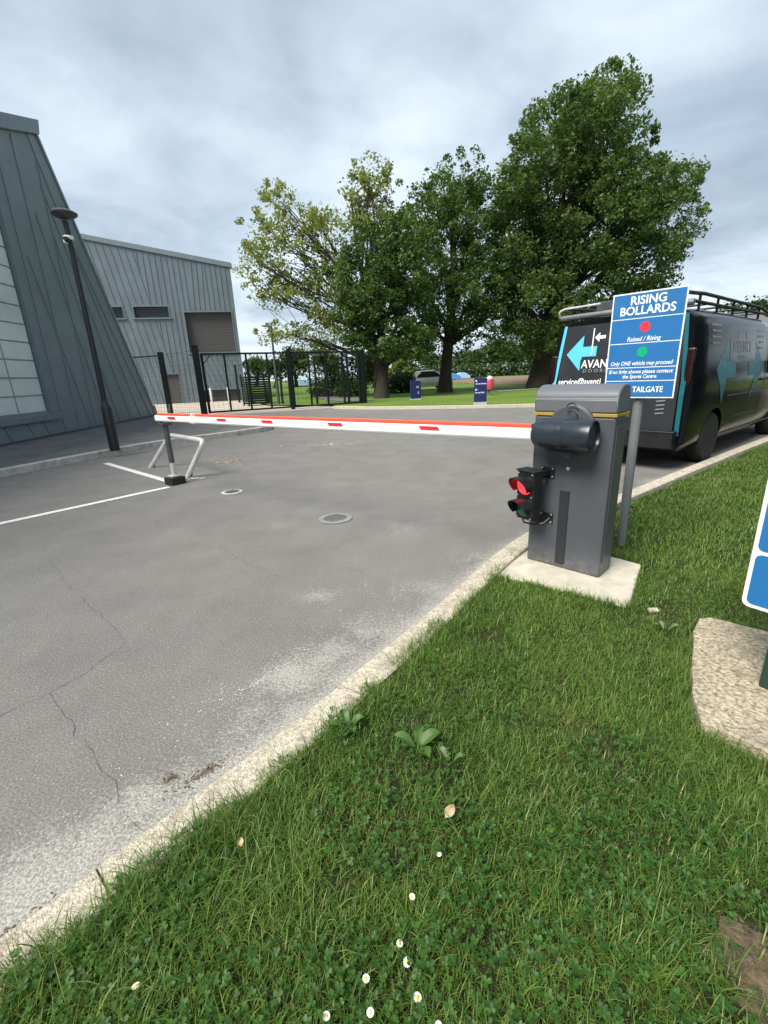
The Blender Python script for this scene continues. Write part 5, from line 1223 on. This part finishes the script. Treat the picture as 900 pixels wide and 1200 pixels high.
# dry leaves
def dry_leaf(px, py, s_, rz_, label):
    c = gp(px, py, .07); g = MB(); m_ = 8; vs_ = []
    for i in range(m_):
        t = i/(m_-1); wv = s_*.42*math.sin(math.pi*min(1, .06+.94*t))**.8
        for q in (-1, -.4, .4, 1): vs_.append(((t-.5)*s_*1.2, q*wv, .35*s_*q*q*(.5+.5*t)+.08*s_*math.sin(6*t+q*2)))
    fs_ = [(i*4+j, i*4+j+1, i*4+j+5, i*4+j+4) for i in range(m_-1) for j in range(3)]
    o = g.add(vs_, fs_).build('fallen_leaf', deadleaf, smooth=True, fixn=False); o.location = (c[0], c[1], .065); o.rotation_euler = (.25, -.15, rz_); tag(o, label, 'leaf')
dry_leaf(527, 950, .034, .7, 'curled tan dead leaf lying on the grass above the daisies')
dry_leaf(281, 986, .020, 1.9, 'tiny orange brown leaf on the grass by the kerb end')
# daisies
def make_daisy():
    r_ = thing('daisy', '', 'flower'); g = MB()
    for k in range(15):
        a_ = k*2*math.pi/15; w = .0016; R0, R1 = .003, .0105; ca, sa = math.cos(a_), math.sin(a_)
        g.add([(R0*ca+w*.5*sa, R0*sa-w*.5*ca, .061), (R1*ca+w*sa, R1*sa-w*ca, .063), (R1*1.06*ca, R1*1.06*sa, .063), (R1*ca-w*sa, R1*sa+w*ca, .063), (R0*ca-w*.5*sa, R0*sa+w*.5*ca, .061)], [(0, 1, 2, 3, 4)])
    g.build('petals', petal, r_, fixn=False)
    g = MB(); g.lathe([(.0042, .060), (.0040, .0635), (.0022, .0650), (.0003, .0655)], n=12); g.build('eye', daisyeye, r_, smooth=True)
    g = MB(); g.tube([(0, 0, 0), (.002, .001, .03), (0, 0, .060)], .0009, 6); g.build('stem', grassmat, r_); return r_
d0 = make_daisy(); first = True
for (px, py, lab) in ((518, 991, 'daisy just below the curled dead leaf, highest of the daisies'), (480, 1037, None), (373, 1180, 'largest looking daisy at the bottom edge, left of the others'), (478, 1108, None), (462, 1096, None), (433, 1164, None), (480, 1156, None), (425, 1135, None), (153, 1150, 'lone daisy low on the left near the kerb grass edge'), (895, 1170, 'daisy beside the bare soil in the bottom right corner'), (512, 1180, None)):
    c = gp(px, py, .095)
    if first: r_ = d0; first = False
    else:
        r_ = d0.copy(); C.objects.link(r_)
        for ch in d0.children: q = ch.copy(); C.objects.link(q); q.parent = r_
    r_.location = (c[0], c[1], VERGE_Z); r_.rotation_euler = (rng.uniform(-.3, .3), rng.uniform(-.3, .3), rng.uniform(0, 6.28)); k_ = rng.uniform(.62, .85); r_.scale = (k_, k_, rng.uniform(.7, 1.0))
    tag(r_, lab or 'small white daisy in the cluster low in the dark grass', 'flower', 'daisies in the grass')

# bare soil showing in the bottom right corner
g = MB()
for k, (c, r_) in enumerate(SOILS[:2]):
    pts_ = [(c[0]+r_*(.85+.22*math.sin(3*t+k)+.14*math.sin(7*t+2*k))*math.cos(t), c[1]+r_*(.85+.2*math.sin(2*t+k)+.14*math.sin(5*t))*math.sin(t), VERGE_Z+.003+.0025*k) for t in np.linspace(0, 6.283, 44, endpoint=False)]
    g.poly(pts_)
tag(g.build('soil_patch', soil, fixn=False), kind='structure')
chips('soil_crumbs', 'loose brown soil crumbs on the bare patch in the bottom right corner', SOILS[0][0], .10, .09, 520, .002, .009, soil, 0, VERGE_Z+.002)
